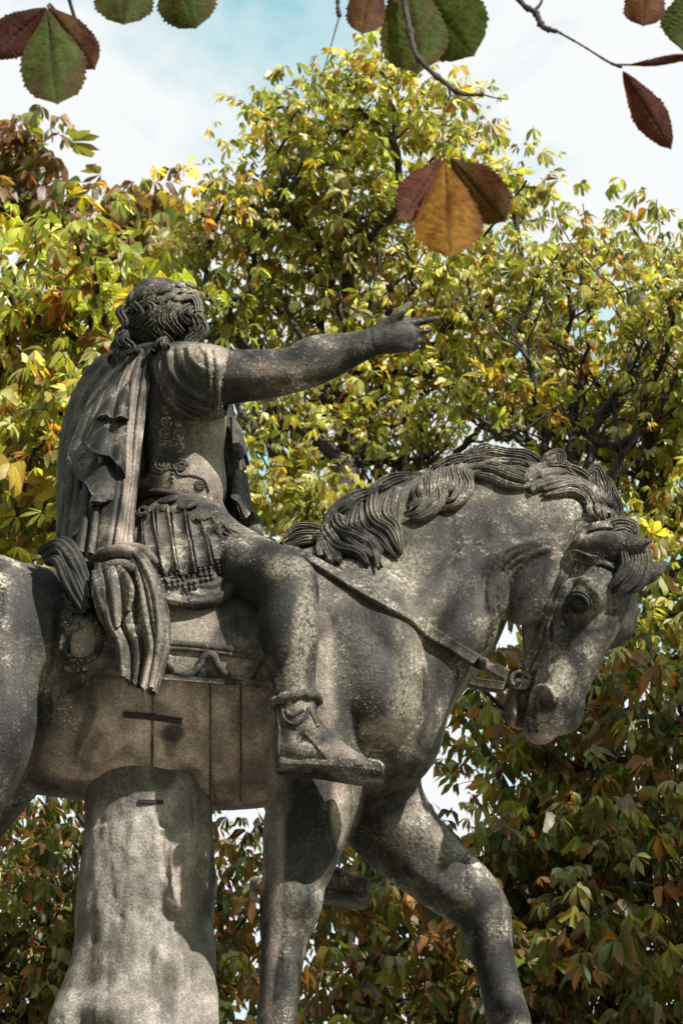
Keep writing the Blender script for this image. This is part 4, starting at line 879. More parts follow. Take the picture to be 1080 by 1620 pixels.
# back of the cloak, from the shoulder to the croup
pleat([(182, 573, .05), (150, 620, .01), (128, 668, -.03), (109, 722, -.06), (103, 780, -.09), (100, 830, -.11), (96, 868, -.13)],
      [(236, 553, -.13), (222, 600, -.16), (212, 680, -.18), (204, 760, -.20), (196, 830, -.25), (192, 884, -.32)], 5.5, .006, .036, .2, .5, mid=-.05, seed=2, sharp=.75)
pleat([(222, 553, -.12), (208, 610, -.17), (200, 690, -.195), (196, 760, -.21), (184, 820, -.24), (172, 874, -.31)],
      [(243, 552, -.13), (236, 610, -.16), (226, 680, -.17), (218, 750, -.19), (211, 820, -.23), (208, 890, -.32)], 2.0, .008, .020, .0, .0, n=50, seed=3)
# lower bundle spilling over the saddle cloth
pleat([(150, 892, -.40), (147, 935, -.435), (160, 985, -.45), (182, 1015, -.455), (190, 1072, -.455)],
      [(226, 884, -.45), (250, 930, -.47), (264, 985, -.475), (266, 1035, -.475), (246, 1098, -.465)], 4.5, .012, .030, .3, .5, hem=5, seed=5, th=.011)
pleat([(205, 872, -.44), (226, 905, -.475), (240, 950, -.49), (246, 1010, -.49), (238, 1085, -.48)],
      [(212, 866, -.44), (240, 894, -.47), (262, 945, -.485), (268, 1015, -.485), (246, 1098, -.475)], 1.0, .006, .014, .0, .1, n=30, seed=6, th=.012)
pleat([(146, 905, -.42), (150, 940, -.455), (165, 975, -.465), (178, 1005, -.465)],
      [(190, 893, -.45), (206, 912, -.48), (212, 935, -.485), (206, 962, -.48)], 2.0, .010, .018, .4, .3, n=60, seed=8, th=.011)
# right fall
pleat([(348, 640, .06), (353, 700, .05), (362, 770, .05), (370, 838, .05)], [(362, 640, .10), (376, 700, .09), (386, 770, .09), (392, 838, .1)], 3.0, .006, .016, .2, .1, n=60, seed=9)
# cascading hems: ruffled flaps with thickness
def flap(top, hem, th=0.013, n=44, mm=16, bulge=.02):
    a = np.array([P(*r) for r in cr(top, n)]); b = np.array([P(*r) for r in cr(hem, n)]); t = np.linspace(0, 1, mm)[None, :, None]
    S_ = a[:, None] * (1 - t) + b[:, None] * t; S_[..., 1] -= bulge * np.sin(t[..., 0] * math.pi * .7)
    gx = np.gradient(S_, axis=0); ga = np.gradient(S_, axis=1); nn = unit(np.cross(gx, ga)); 
    if nn[..., 1].mean() > 0: nn = -nn
    A = (S_ + nn * th * .5).reshape(-1, 3); Bk = (S_ - nn * th * .5).reshape(-1, 3); na = mm; nx = n
    i, j = np.meshgrid(np.arange(nx - 1), np.arange(na - 1), indexing='ij'); k_ = (i * na + j).ravel(); top_ = np.stack([k_, k_ + 1, k_ + na + 1, k_ + na], 1); M_ = nx * na
    rim = []
    for E_ in ([k * na for k in range(nx)], [k * na + na - 1 for k in range(nx)], list(range(na)), list(range((nx - 1) * na, nx * na))):
        rim += [(E_[k], E_[k + 1], E_[k + 1] + M_, E_[k] + M_) for k in range(len(E_) - 1)]
    return sub('cloak_flap', np.vstack([A, Bk]), np.vstack([top_, top_[:, ::-1] + M_, np.array(rim)]), ST, cloak)
flap([(186, 600, -.08), (194, 596, -.10), (206, 592, -.12), (214, 596, -.14)], [(155, 668, -.14), (166, 662, -.20), (180, 668, -.19), (192, 664, -.23), (203, 670, -.18), (198, 678, -.16)])
flap([(160, 650, -.12), (178, 650, -.15), (196, 652, -.17), (204, 655, -.17)], [(138, 704, -.14), (146, 716, -.20), (158, 724, -.24), (176, 728, -.22), (190, 744, -.24), (197, 764, -.20), (192, 772, -.18)])
flap([(140, 690, -.10), (160, 700, -.15), (180, 712, -.18), (192, 740, -.19)], [(112, 728, -.06), (124, 760, -.16), (140, 772, -.20), (150, 790, -.24), (172, 796, -.24), (186, 786, -.20)])
flap([(118, 720, -.04), (136, 745, -.12), (160, 770, -.19), (184, 785, -.19)], [(104, 850, -.06), (112, 856, -.16), (128, 846, -.22), (142, 822, -.22), (146, 800, -.25), (164, 800, -.25), (178, 790, -.21)])
flap([(112, 700, .0), (116, 720, -.02), (122, 740, -.05), (128, 760, -.08)], [(101, 800, -.02), (98, 852, -.04), (106, 860, -.12), (118, 856, -.14)], bulge=.0)
flap([(364, 660, .02), (372, 668, .04), (380, 680, .06)], [(370, 722, -.02), (380, 730, -.03), (386, 722, .02), (392, 738, .04)], bulge=.01)
flap([(370, 745, .02), (378, 745, .04), (388, 750, .06)], [(366, 790, -.04), (376, 800, -.05), (386, 822, -.02), (396, 812, .04), (400, 825, .06)], bulge=.01)
# ------------------------------------------------------------------ the trunk shaped support
pf = Field((-1.05, -0.42, 3.28), (-0.3, 0.42, 5.2), 0.0075)
pf.tube([(235, 1185, 0, 96), (236, 1240, 0, 96), (235, 1310, 0, 97), (233, 1390, 0, 104), (229, 1450, 0, 104), (232, 1500, 0, 105), (229, 1550, 0, 112), (222, 1620, 0, 120), (215, 1720, 0, 140), (210, 1840, 0, 150)], 0.02, sy=0.9)
for rows in ([(155, 1500, -.05, 26), (135, 1560, -.08, 30), (115, 1640, -.1, 40)], [(308, 1500, -.08, 24), (314, 1560, -.1, 24), (316, 1620, -.1, 28)], [(165, 1600, -.14, 34), (200, 1620, -.17, 40), (240, 1650, -.17, 40)], [(290, 1240, -.14, 20), (296, 1330, -.15, 18), (280, 1430, -.17, 20)]): pf.tube(rows, 0.04)
pV, pQ = pf.mesh(); pS = Surf(pV, pQ)
for pts, r in (([(256, 1290), (258, 1340), (262, 1400)], .006), ([(252, 1400), (250, 1450), (262, 1440)], .004), ([(268, 1450), (264, 1490), (262, 1520)], .006), ([(222, 1440), (222, 1500), (220, 1560)], .005), ([(285, 1250), (288, 1330), (282, 1400)], .007), ([(305, 1250), (310, 1330), (318, 1400)], .009), ([(300, 1430), (305, 1500), (298, 1560)], .006),
               ([(146, 1590), (180, 1565), (232, 1556), (238, 1560)], .004), ([(180, 1440), (187, 1452), (192, 1440)], .004), ([(200, 1330), (200, 1420)], .003), ([(172, 1300), (176, 1400), (170, 1500)], .004)):
    carve(pf, pS, pts, r, .006)
for pts, r in (([(240, 1288), (246, 1308), (258, 1314), (270, 1306), (272, 1290)], .007), ([(250, 1282), (256, 1298), (266, 1292), (262, 1280), (252, 1282)], .007), ([(248, 1315), (246, 1345)], .006), ([(275, 1330), (272, 1380), (278, 1430)], .008)): carve(pf, pS, pts, r, .008, 'add')
pV, pQ = pf.mesh(); pV = relax(pV, pQ, 1, .5); pN = vnormals(pV, pQ)
fl = np.sin(np.arctan2(pV[:, 1], pV[:, 0] - P(232, 1400)[0]) * 15 + 5 * fbm(pV * np.array([1, 1, .3]), 7, 3)) * .0022 * np.clip(fbm(pV, 5, 9), 0, 1)
Q3 = pV * np.array([1, 1, .45]); pV = pV + pN * (fl + .004 * fbm(pV, 12, 1) * (pV[:, 2] < P(0, 1330)[2]) + .0025 * fbm(Q3, 70, 2) + .0018 * np.minimum(0, fbm(Q3, 130, 4)))[:, None]
C = tone(pV, pN, [(1, 180, 1235, 60, 40, .55), (1, 300, 1250, 30, 50, .5), (1, 255, 1225, 20, 30, .8), (0, 290, 1360, 30, 120, .4), (1, 325, 1400, 10, 80, .6)])  # pale spot paints in the sunlit band on the right side
trunk = adopt(sub('support_trunk', pV, pQ, ST_P, None, True, {'tone': ('POINT', 'FLOAT_COLOR', C)})); trunk['label'] = 'pale support carved as a rough tree trunk'
pS = Surf(pV, pQ); p, m = pS.lay([(219, 1268), (240, 1269), (258, 1269)], 0.0, 12); sub('iron_cramp', *sweep(p, m, RECT, .006, .006), RUST, trunk)
# stone plinth slab under the hooves and a stepped pedestal below the picture
def box(mb, x0, x1, y0, y1, z0, z1, bev=0.02):
    V = []
    for z, o in ((z0, bev), (z0 + bev, 0), (z1 - bev, 0), (z1, bev)):
        for x, y in ((x0 + o, y0 + o), (x1 - o, y0 + o), (x1 - o, y1 - o), (x0 + o, y1 - o)): V.append((x, y, z))
    F = [(3, 2, 1, 0), (12, 13, 14, 15)]
    for k_ in range(3):
        for j in range(4): F.append((k_ * 4 + j, k_ * 4 + (j + 1) % 4, k_ * 4 + 4 + (j + 1) % 4, k_ * 4 + 4 + j))
    mb.add(np.array(V, float), np.array(F))
mb = MB(); box(mb, -1.75, 1.0, -.55, .55, 3.06, 3.36); adopt(mb.build('plinth_slab', ST_P, None, False))
ped = tag(empty('pedestal', (-.35, 0, 0)), 'tall limestone pedestal of large blocks under the horse statue', 'pedestal')
mb = MB(); box(mb, -1.65, 1.65, -.85, .85, 2.82, 3.055, .04); mb.build('cornice', LIME, ped, False)
mb = MB(); box(mb, -1.75, 1.75, -.95, .95, 0.0, .45, .05); mb.build('base_course', LIME, ped, False)
for r_ in range(4):
    for c_ in range(3):
        mb = MB(); sh = .25 if r_ % 2 else 0; xs = [-1.5, -.5 + sh, .5 - sh * .2, 1.5]; box(mb, xs[c_] + .004, xs[c_ + 1] - .004, -.72, .72, .452 + r_ * .591, .452 + (r_ + 1) * .591 - .006, .012); mb.build('block', LIME, ped, False)
# ------------------------------------------------------------------ trees
def leaf_template(nl, seed, hi=False):
    r = np.random.default_rng(seed); V = []; F = []; LI = []
    for i in range(nl):
        a = math.radians((i - (nl - 1) / 2) * (250 / nl) + r.normal() * 6); c = 1 - abs(i - (nl - 1) / 2) / nl
        ln = (0.62 + 0.55 * c) * (1 + .1 * r.normal()); wd = ln * (0.165 + .02 * r.normal()); dr = 0.28 + .22 * r.random(); cur = .25 + .25 * r.random(); tw = r.normal() * .25
        d = np.array([math.cos(a), math.sin(a), 0]); s = np.array([-math.sin(a), math.cos(a), 0])
        def pt(t, w, up=0.0):
            z = -dr * t * ln - cur * ln * t * t + up * ln + tw * w
            return d * ln * (t * (1 - .18 * t)) + s * w * wd / .19 * .19 / 1 + np.array([0, 0, z])
        prof = [(.28, .45), (.55, .92), (.74, 1.0), (.90, .55)] if hi else [(.40, .62), (.72, 1.0)]
        rows = [pt(0.03, 0)]; idx0 = len(V); V.append(rows[0])
        mids = []
        for t, w_ in prof:
            V.append(pt(t, -w_, .045)); V.append(pt(t, 0, -.0)); V.append(pt(t, w_, .045))
        V.append(pt(1.05, 0, -.02)); tip = len(V) - 1
        k0 = idx0 + 1; F += [(idx0, k0 + 1, k0), (idx0, k0 + 2, k0 + 1)]
        for q in range(len(prof) - 1):
            a0 = k0 + q * 3; b0 = a0 + 3; F += [(a0, a0 + 1, b0 + 1), (a0, b0 + 1, b0), (a0 + 1, a0 + 2, b0 + 2), (a0 + 1, b0 + 2, b0 + 1)]
        e = k0 + (len(prof) - 1) * 3; F += [(e, e + 1, tip), (e + 1, e + 2, tip)]
        LI += [(i, 0.0)] + [(i, t) for t, _ in prof for _ in range(3)] + [(i, 1.0)]
    return np.array(V), np.array(F), np.array(LI)
TPL = [leaf_template(n, i) for i, n in enumerate((5, 6, 7, 6, 5))]
TPH = [leaf_template(n, i + 20, True) for i, n in enumerate((5, 6, 7, 6))]
def leaf_colors(LI, base, r, brown=0.35):
    col = np.ones((len(LI), 4)); li = LI[:, 0].astype(int); lf = 1 + .18 * r.normal(size=(12, 1)); col[:, :3] = base * lf[li]
    br = (r.random(12) < brown)[li] * np.clip((LI[:, 1] - .55 * r.random()) * 1.6, 0, 1); rust = np.array([.26, .105, .03]) * (.6 + .6 * r.random())
    col[:, :3] = col[:, :3] * (1 - br[:, None]) + rust * br[:, None]; return np.clip(col, 0, 1)
def grow(base, fork, attr, r, tip=.007, expo=2.35, wiggle=.1):
    pos = []; par = []; plen = []
    n0 = 9
    for i in range(n0):
        t = i / (n0 - 1); p = base * (1 - t) + fork * t; p = p + np.array([r.normal() * .05, r.normal() * .05, 0]) * (0 < i)
        pos.append(p); par.append(i - 1); plen.append(0.0)
    attr = attr[np.argsort(np.linalg.norm(attr - fork, axis=1))]; ends = []
    PA = np.zeros((len(attr) * 40 + 100, 3)); PL = np.zeros(len(PA)); n = n0; PA[:n] = pos
    for a in attr:
        lo = n0 - 3
        d = np.linalg.norm(PA[lo:n] - a, axis=1); down = np.maximum(0, PA[lo:n, 2] - a[2] + .15)
        c = d * 1.0 + PL[lo:n] * .28 + down * .7
        k = lo + int(np.argmin(c)); p0 = PA[k].copy(); L_ = np.linalg.norm(a - p0); m = max(1, int(L_ / .35))
        pd = unit(PA[k] - PA[par[k]]) if par[k] >= 0 else np.array([0, 0, 1.0]); prev = k
        c1 = p0 + pd * L_ * .35 + np.array([0, 0, .08]) * L_
        for j in range(1, m + 1):
            t = j / m; q = (1 - t) ** 2 * p0 + 2 * t * (1 - t) * c1 + t * t * a
            if j < m: q = q + r.normal(size=3) * wiggle * min(.35, L_ / m)
            if n >= len(PA): break
            PA[n] = q; PL[n] = PL[prev] + L_ / m; par.append(prev); prev = n; n += 1
        ends.append(prev)
    PA = PA[:n]; par = np.array(par); rad = np.full(n, 0.0); rad[ends] = tip ** expo
    for i in range(n - 1, 0, -1):
        if rad[i] == 0: rad[i] = tip ** expo
        rad[par[i]] += rad[i]
    rad = rad ** (1 / expo); kids = [[] for _ in range(n)]
    for i in range(1, n): kids[par[i]].append(i)
    chains = []; st = [(0, -1)]
    while st:
        s, p = st.pop(); ch = [p, s] if p >= 0 else [s]; c = s
        while kids[c]:
            k = max(kids[c], key=lambda q: rad[q]); [st.append((q, c)) for q in kids[c] if q != k]; c = k; ch.append(c)
        chains.append(ch)
    return PA, rad, chains, ends
def blob_points(blobs, r, per=1.0):
    A = []
    for b in blobs:
        px, py, y, rp = b[:4]; c, rm = PR(px, py, y, rp); n = max(3, int(per * (rp / 100) ** 2 * 16))
        d = unit(r.normal(size=(n, 3))); A.append(c + d * (rm * r.random((n, 1)) ** .45) * np.array([1, 1.15, 1.0]))
    return np.vstack(A)
def place_leaves(C, r, size, tmpl, pal, wts, tilt=.5, brown=.3, cid=None):
    # C (n,3) leaf positions -> per leaf rotation, scale, template, colour
    n = len(C); az = r.random(n) * 2 * math.pi; t = np.abs(r.normal(size=n)) * tilt + .12; ta = r.random(n) * 2 * math.pi
    nz_ = np.stack([np.sin(t) * np.cos(ta), np.sin(t) * np.sin(ta), np.cos(t)], 1); x = np.stack([np.cos(az), np.sin(az), np.zeros(n)], 1)
    x = unit(x - (x * nz_).sum(1, keepdims=True) * nz_); y = np.cross(nz_, x); M = np.stack([x, y, nz_], 2)
    sc = size * (1 + .25 * r.normal(size=n)).clip(.45, 1.5); ti = r.integers(0, len(tmpl), n); pi_ = r.choice(len(pal), n, p=np.array(wts) / sum(wts))
    tone_ = np.exp(r.normal(size=(n, 1)) * .2)
    if cid is not None:                       # colour, brightness and size go by twig, with some stray leaves
        nc = cid.max() + 1; cp = r.choice(len(pal), nc, p=np.array(wts) / sum(wts)); same = r.random(n) < .62; pi_ = np.where(same, cp[cid], pi_)
        tone_ = tone_ * np.exp(r.normal(size=(nc, 1)) * .22)[cid]; sc = sc * np.exp(r.normal(size=nc) * .16)[cid]
    return M, sc, ti, np.array(pal)[pi_] * tone_
def leaf_mass(name, C, M, sc, ti, cols, tmpl, mat, parent, r, brown=.3):
    VV = []; FF = []; CC = []; off = 0
    for k, (V, F, LI) in enumerate(tmpl):
        s = np.where(ti == k)[0]
        if not len(s): continue
        W = np.einsum('nij,vj->nvi', M[s], V) * sc[s, None, None] + C[s, None]; nv = len(V)
        FF.append((F[None] + (np.arange(len(s)) * nv)[:, None, None] + off).reshape(-1, 3)); off += len(s) * nv
        li = LI[:, 0].astype(int); lf = 1 + .16 * r.normal(size=(len(s), 12)); c = cols[s][:, None, :] * lf[:, li][..., None]
        br = (r.random((len(s), 12)) < brown)[:, li] * np.clip((LI[None, :, 1] - .6 * r.random((len(s), 1))) * 1.6, 0, 1)
        rust = np.array([.26, .105, .03])[None, None] * (.5 + .7 * r.random((len(s), 1, 1))); c = c * (1 - br[..., None]) + rust * br[..., None]
        VV.append(W.reshape(-1, 3)); CC.append(np.concatenate([np.clip(c, 0, 1), np.ones(c.shape[:2] + (1,))], -1).reshape(-1, 4))
    return np_mesh(name, np.vstack(VV), np.vstack(FF), mat, parent, True, {'tint': ('POINT', 'FLOAT_COLOR', np.vstack(CC))})
def inview(p, m=60):
    v = p - CAM; z = v @ CF; px = 540 + FP * (v @ CR) / z; py = 810 - FP * (v @ CU) / z
    return (z > 1) & (px > -m) & (px < 1080 + m) & (py > -m) & (py < 1620 + m)
def limbs(root, base, lines, y0, r):
    # crooked limbs at the near face of a crown, each forking into side twigs
    tw = MB()
    for ln in lines:
        rows = [(a, b, y0 + .25 * math.sin(a * .02 + b * .013), 1) for a, b in ln]; q = cr(rows, len(rows) * 6); n = len(q); p = np.array([P(*x[:3]) for x in q]); p += r.normal(size=p.shape) * .018
        w_ = np.linspace(.042, .009, n); V, F = sweep(p, np.array([.2, -.4, 1.0]), circ(7), w_, w_, False); o = np_mesh('branch', V, F, BARK); o.parent = root; o.matrix_parent_inverse = Matrix.Translation(-Vector(base))
        for k in range(3, n - 1):
            if r.random() < .42:
                d = unit(unit(p[k + 1] - p[k]) * .8 + np.array([r.normal() * .8, r.normal() * .3, .35 + .4 * r.random()])); L_ = .25 + .4 * r.random(); m_ = 6; t = np.linspace(0, 1, m_)[:, None]
                s_ = p[k] + d * t * L_ + np.array([0, 0, .25]) * t ** 2 * L_ + np.cumsum(r.normal(size=(m_, 3)) * .025, 0) * (t > 0); V, F = sweep(s_, np.array([.2, -.5, 1.0]), circ(4), np.linspace(w_[k] * .5, .005, m_), np.linspace(w_[k] * .5, .005, m_), False); tw.add(V, F)
    o = tw.build('twigs', BARK); o['kind'] = 'stuff'; o.parent = root; o.matrix_parent_inverse = Matrix.Translation(-Vector(base))
def tree(label, base, fork, blobs, pal, wts, seed, size=.072, dens=1.0, leaf_n=17, group='horse chestnut trees round the statue', pts=None, brown=.22, singles=300, tip=.0085, spread=.34, tilt=.5, wiggle=.14, zf=.75):
    r = np.random.default_rng(seed); root = tag(empty('chestnut_tree', base), label, 'tree', group)
    base = np.array(base, float); fork = np.array(fork, float)
    A = blob_points(blobs, r, dens) if pts is None else pts
    PA, rad, chains, ends = grow(base, fork, A, r, tip=tip, wiggle=wiggle)
    chains.sort(key=lambda c: -rad[c[1]] if len(c) > 1 else 0); tw = MB(); nb = 0
    def W(o): o.parent = root; o.matrix_parent_inverse = Matrix.Translation(-Vector(base)); return o
    for ci, c in enumerate(chains):
        if len(c) < 2: continue
        p = PA[c]; rr_ = rad[c].copy(); rr_[0] = min(rr_[0], rr_[1] * 1.15)
        big = rr_[1] > .022; n = max(3, len(c) * (2 if big else 1))
        q = cr(np.hstack([p, rr_[:, None]]), n) if len(c) > 2 else cr(np.hstack([p, rr_[:, None]]), 3)
        t = unit(np.gradient(q[:, :3], axis=0)); up = np.where(np.abs(t[:, 2:3]) > .8, np.array([[1.0, 0, 0]]), np.array([[0, 0, 1.0]]))
        V, F = sweep(q[:, :3], up, circ(10 if rr_[1] > .06 else (7 if big else 4)), np.maximum(q[:, 3], .003), np.maximum(q[:, 3], .003), cap=False)
        if ci == 0: W(np_mesh('trunk', V, F, BARK))
        elif big and nb < 60: W(np_mesh('branch', V, F, BARK)); nb += 1
        else: tw.add(V, F)
    if tw.n: o = W(tw.build('twigs', BARK)); o['kind'] = 'stuff'
    # leaves hang round the twig ends and along the last metre of the twigs
    E_ = PA[ends]; cnt = r.poisson(leaf_n, len(E_)); C = np.repeat(E_, cnt, 0); C = C + unit(r.normal(size=C.shape)) * (spread * r.random((len(C), 1)) ** .6) * np.array([1, 1, zf]) * 1.5
    M, sc, ti, cols = place_leaves(C, r, size, TPL, pal, wts, tilt, brown, np.repeat(np.arange(len(E_)), cnt))
    vis = inview(C); dist = np.linalg.norm(C - CAM, axis=1); order = np.where(vis)[0]; order = order[np.argsort(dist[order])][:singles]
    rest = np.ones(len(C), bool); rest[order] = False
    if rest.any(): o = W(leaf_mass('foliage', C[rest], M[rest], sc[rest], ti[rest], cols[rest], TPL, LEAF, None, r, brown)); o['kind'] = 'stuff'
    ms = []
    for k in range(24 if len(order) else 0):
        V, F, LI = TPH[k % 4]; cc = leaf_colors(LI, np.array(pal)[r.choice(len(pal), p=np.array(wts) / sum(wts))] * math.exp(r.normal() * .2), r, brown)
        ms.append(np_mesh('leaf', V, F, LEAF, link=False, attrs={'tint': ('POINT', 'FLOAT_COLOR', cc)}))
    inv = Matrix.Translation(-Vector(base))
    for j, i in enumerate(order):
        o = bpy.data.objects.new('leaf', ms[j % 24]); COL.objects.link(o); o.parent = root; o.matrix_parent_inverse = inv
        mm = np.eye(4); mm[:3, :3] = M[i] * sc[i]; mm[:3, 3] = C[i]; o.matrix_basis = Matrix(mm.tolist())
    return root, C
YG = [(.24, .28, .05), (.34, .33, .07), (.15, .17, .035), (.46, .34, .06), (.30, .14, .04), (.50, .49, .30)]  # last, whitish colour stands for sky glare on the leaves
GR = [(.19, .24, .03), (.30, .32, .045), (.08, .11, .02), (.38, .29, .04), (.30, .12, .035), (.42, .44, .22)]  # last colour paints the pale glint of the sky
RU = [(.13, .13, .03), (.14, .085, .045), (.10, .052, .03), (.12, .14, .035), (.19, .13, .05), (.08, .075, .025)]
DK = [(.075, .095, .018), (.13, .135, .025), (.19, .10, .035), (.10, .06, .02), (.27, .28, .17), (.04, .055, .014)]  # darkened for shade under higher crowns; palest entry is painted sky glare
def G(y): return lambda px, py, r_: (px, py, y, r_)
g = lambda L_, y: [(a, b, y + (c / 100 - 1) * .6 + ((a * 7 + b * 3) % 100) / 100 * 1.6 - .8, c) for a, b, c in L_]
b1_ = P(600, 2300, 12) * (1, 1, 0); b2_ = P(1000, 2300, 11) * (1, 1, 0)
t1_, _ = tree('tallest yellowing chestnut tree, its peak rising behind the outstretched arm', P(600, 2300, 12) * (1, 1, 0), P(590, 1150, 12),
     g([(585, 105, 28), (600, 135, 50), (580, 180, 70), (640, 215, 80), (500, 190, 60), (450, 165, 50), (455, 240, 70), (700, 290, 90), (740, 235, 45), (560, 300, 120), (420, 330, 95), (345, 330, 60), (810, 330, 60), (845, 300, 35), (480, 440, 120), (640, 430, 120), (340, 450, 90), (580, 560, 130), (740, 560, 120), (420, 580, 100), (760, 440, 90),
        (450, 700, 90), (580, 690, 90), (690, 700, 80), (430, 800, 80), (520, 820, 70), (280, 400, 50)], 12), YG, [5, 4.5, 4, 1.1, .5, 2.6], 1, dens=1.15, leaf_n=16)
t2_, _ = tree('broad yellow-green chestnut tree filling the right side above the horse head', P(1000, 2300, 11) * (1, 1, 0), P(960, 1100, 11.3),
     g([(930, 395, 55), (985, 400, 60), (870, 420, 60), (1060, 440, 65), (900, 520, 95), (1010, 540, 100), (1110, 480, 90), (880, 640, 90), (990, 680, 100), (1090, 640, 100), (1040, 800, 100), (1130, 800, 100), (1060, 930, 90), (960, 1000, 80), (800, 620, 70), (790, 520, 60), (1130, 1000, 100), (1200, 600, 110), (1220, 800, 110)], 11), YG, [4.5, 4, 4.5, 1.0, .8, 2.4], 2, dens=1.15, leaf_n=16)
rl_ = np.random.default_rng(31)
limbs(t1_, b1_, [[(600, 960), (575, 800), (552, 690), (560, 600), (545, 520), (530, 420)], [(640, 960), (600, 780), (590, 690), (572, 600), (580, 500), (600, 400), (590, 300)], [(600, 940), (520, 740), (505, 650), (512, 590), (470, 520), (430, 440), (400, 380)], [(660, 960), (660, 760), (672, 690), (668, 620), (700, 540), (720, 450), (735, 380)],
                 [(560, 900), (470, 760), (430, 700), (400, 640), (370, 560), (362, 470)], [(700, 960), (700, 800), (735, 700), (790, 640), (800, 560)], [(640, 900), (640, 740), (640, 650), (625, 560), (650, 470), (640, 380)], [(500, 800), (440, 720), (400, 680), (340, 520), (330, 420)], [(690, 880), (620, 720), (530, 640), (480, 600)]], 11.75, rl_)
limbs(t2_, b2_, [[(930, 1000), (903, 800), (905, 720), (903, 660), (925, 600), (930, 500), (950, 420)], [(905, 800), (910, 690), (960, 640), (1010, 590), (1030, 490), (1050, 420)], [(930, 900), (912, 715), (980, 700), (1040, 660), (1090, 620)], [(960, 1000), (960, 800), (980, 720), (1040, 660), (1080, 560)], [(1000, 1100), (975, 940), (1000, 860), (1080, 780), (1130, 700)], [(900, 900), (870, 720), (850, 640), (830, 560), (800, 500)],
                 [(900, 760), (840, 700), (790, 690), (740, 640)], [(1040, 1100), (1020, 940), (1050, 830), (1120, 790)], [(940, 760), (935, 690), (990, 600), (1000, 540), (985, 450)]], 10.75, rl_)
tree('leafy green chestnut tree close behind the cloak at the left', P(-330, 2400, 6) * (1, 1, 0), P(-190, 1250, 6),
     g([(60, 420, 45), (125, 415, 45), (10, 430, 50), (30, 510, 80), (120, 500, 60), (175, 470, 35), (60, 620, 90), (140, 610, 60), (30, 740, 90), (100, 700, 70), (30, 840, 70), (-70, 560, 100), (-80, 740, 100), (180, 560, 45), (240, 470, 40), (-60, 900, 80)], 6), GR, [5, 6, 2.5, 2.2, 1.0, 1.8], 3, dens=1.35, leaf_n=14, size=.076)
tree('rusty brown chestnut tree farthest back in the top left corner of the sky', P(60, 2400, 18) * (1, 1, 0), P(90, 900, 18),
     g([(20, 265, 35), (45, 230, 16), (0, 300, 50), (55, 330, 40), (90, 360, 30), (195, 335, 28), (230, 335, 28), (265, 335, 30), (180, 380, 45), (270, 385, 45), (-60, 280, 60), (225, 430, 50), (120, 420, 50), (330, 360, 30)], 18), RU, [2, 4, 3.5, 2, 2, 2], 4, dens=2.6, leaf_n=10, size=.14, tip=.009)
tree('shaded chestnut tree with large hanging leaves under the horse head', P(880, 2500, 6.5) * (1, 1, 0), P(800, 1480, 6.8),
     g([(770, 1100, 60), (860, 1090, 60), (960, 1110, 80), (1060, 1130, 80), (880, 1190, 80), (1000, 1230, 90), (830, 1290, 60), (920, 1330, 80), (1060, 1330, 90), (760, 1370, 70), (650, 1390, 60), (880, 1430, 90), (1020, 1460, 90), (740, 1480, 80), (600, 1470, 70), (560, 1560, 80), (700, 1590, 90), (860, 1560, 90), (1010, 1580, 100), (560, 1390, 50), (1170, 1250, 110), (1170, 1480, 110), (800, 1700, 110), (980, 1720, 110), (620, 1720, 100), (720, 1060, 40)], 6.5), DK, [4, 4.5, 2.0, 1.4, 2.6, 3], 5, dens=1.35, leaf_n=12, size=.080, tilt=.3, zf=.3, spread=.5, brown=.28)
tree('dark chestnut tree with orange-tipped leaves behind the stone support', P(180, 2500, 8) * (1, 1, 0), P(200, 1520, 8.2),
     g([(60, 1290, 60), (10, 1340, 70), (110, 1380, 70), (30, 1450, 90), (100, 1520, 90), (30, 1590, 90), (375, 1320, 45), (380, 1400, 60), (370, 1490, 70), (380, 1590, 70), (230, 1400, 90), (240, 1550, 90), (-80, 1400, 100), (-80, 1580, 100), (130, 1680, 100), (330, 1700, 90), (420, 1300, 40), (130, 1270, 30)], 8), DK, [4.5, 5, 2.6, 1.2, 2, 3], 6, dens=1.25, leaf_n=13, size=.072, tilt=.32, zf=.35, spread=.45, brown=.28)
# beside and behind the viewpoint: unseen trees added to the avenue for shade and less sky light
def ballpts(c, rads, n, r): d = unit(r.normal(size=(n, 3))); return np.array(c) + d * np.array(rads) * r.random((n, 1)) ** .4
r_ = np.random.default_rng(50)
tree('chestnut tree added to the avenue out of sight to the right, for shade', (9.0, -0.8, 0), (8.6, -.6, 7.5), None, YG, [4, 4, 3, 1, 1, 1], 7, pts=ballpts((8.2, -.5, 13.6), (4.2, 4.4, 4.6), 330, r_), leaf_n=15, size=.16, singles=0, spread=.4)
for i_, (lb, b_, c_) in enumerate((('chestnut tree added to the avenue out of sight to the left, screening the sky', (-9.5, 1.5, 0), (-9.0, 1.0, 10.5)), ('unseen chestnut tree added behind the viewpoint on the right, screening the sky', (4.0, -18.5, 0), (4.0, -18.0, 10.0)),
                                   ('unseen chestnut tree added behind the viewpoint on the left, screening the sky', (-6.5, -20.0, 0), (-6.0, -19.5, 10.0)))):
    tree(lb, b_, (c_[0], c_[1], 5.5), None, GR, [4, 4, 3, 1, 1, 1], 20 + i_, pts=ballpts(c_, (3.6, 4.4, 4.6), 260, r_), leaf_n=12, size=.2, singles=0, spread=.4)
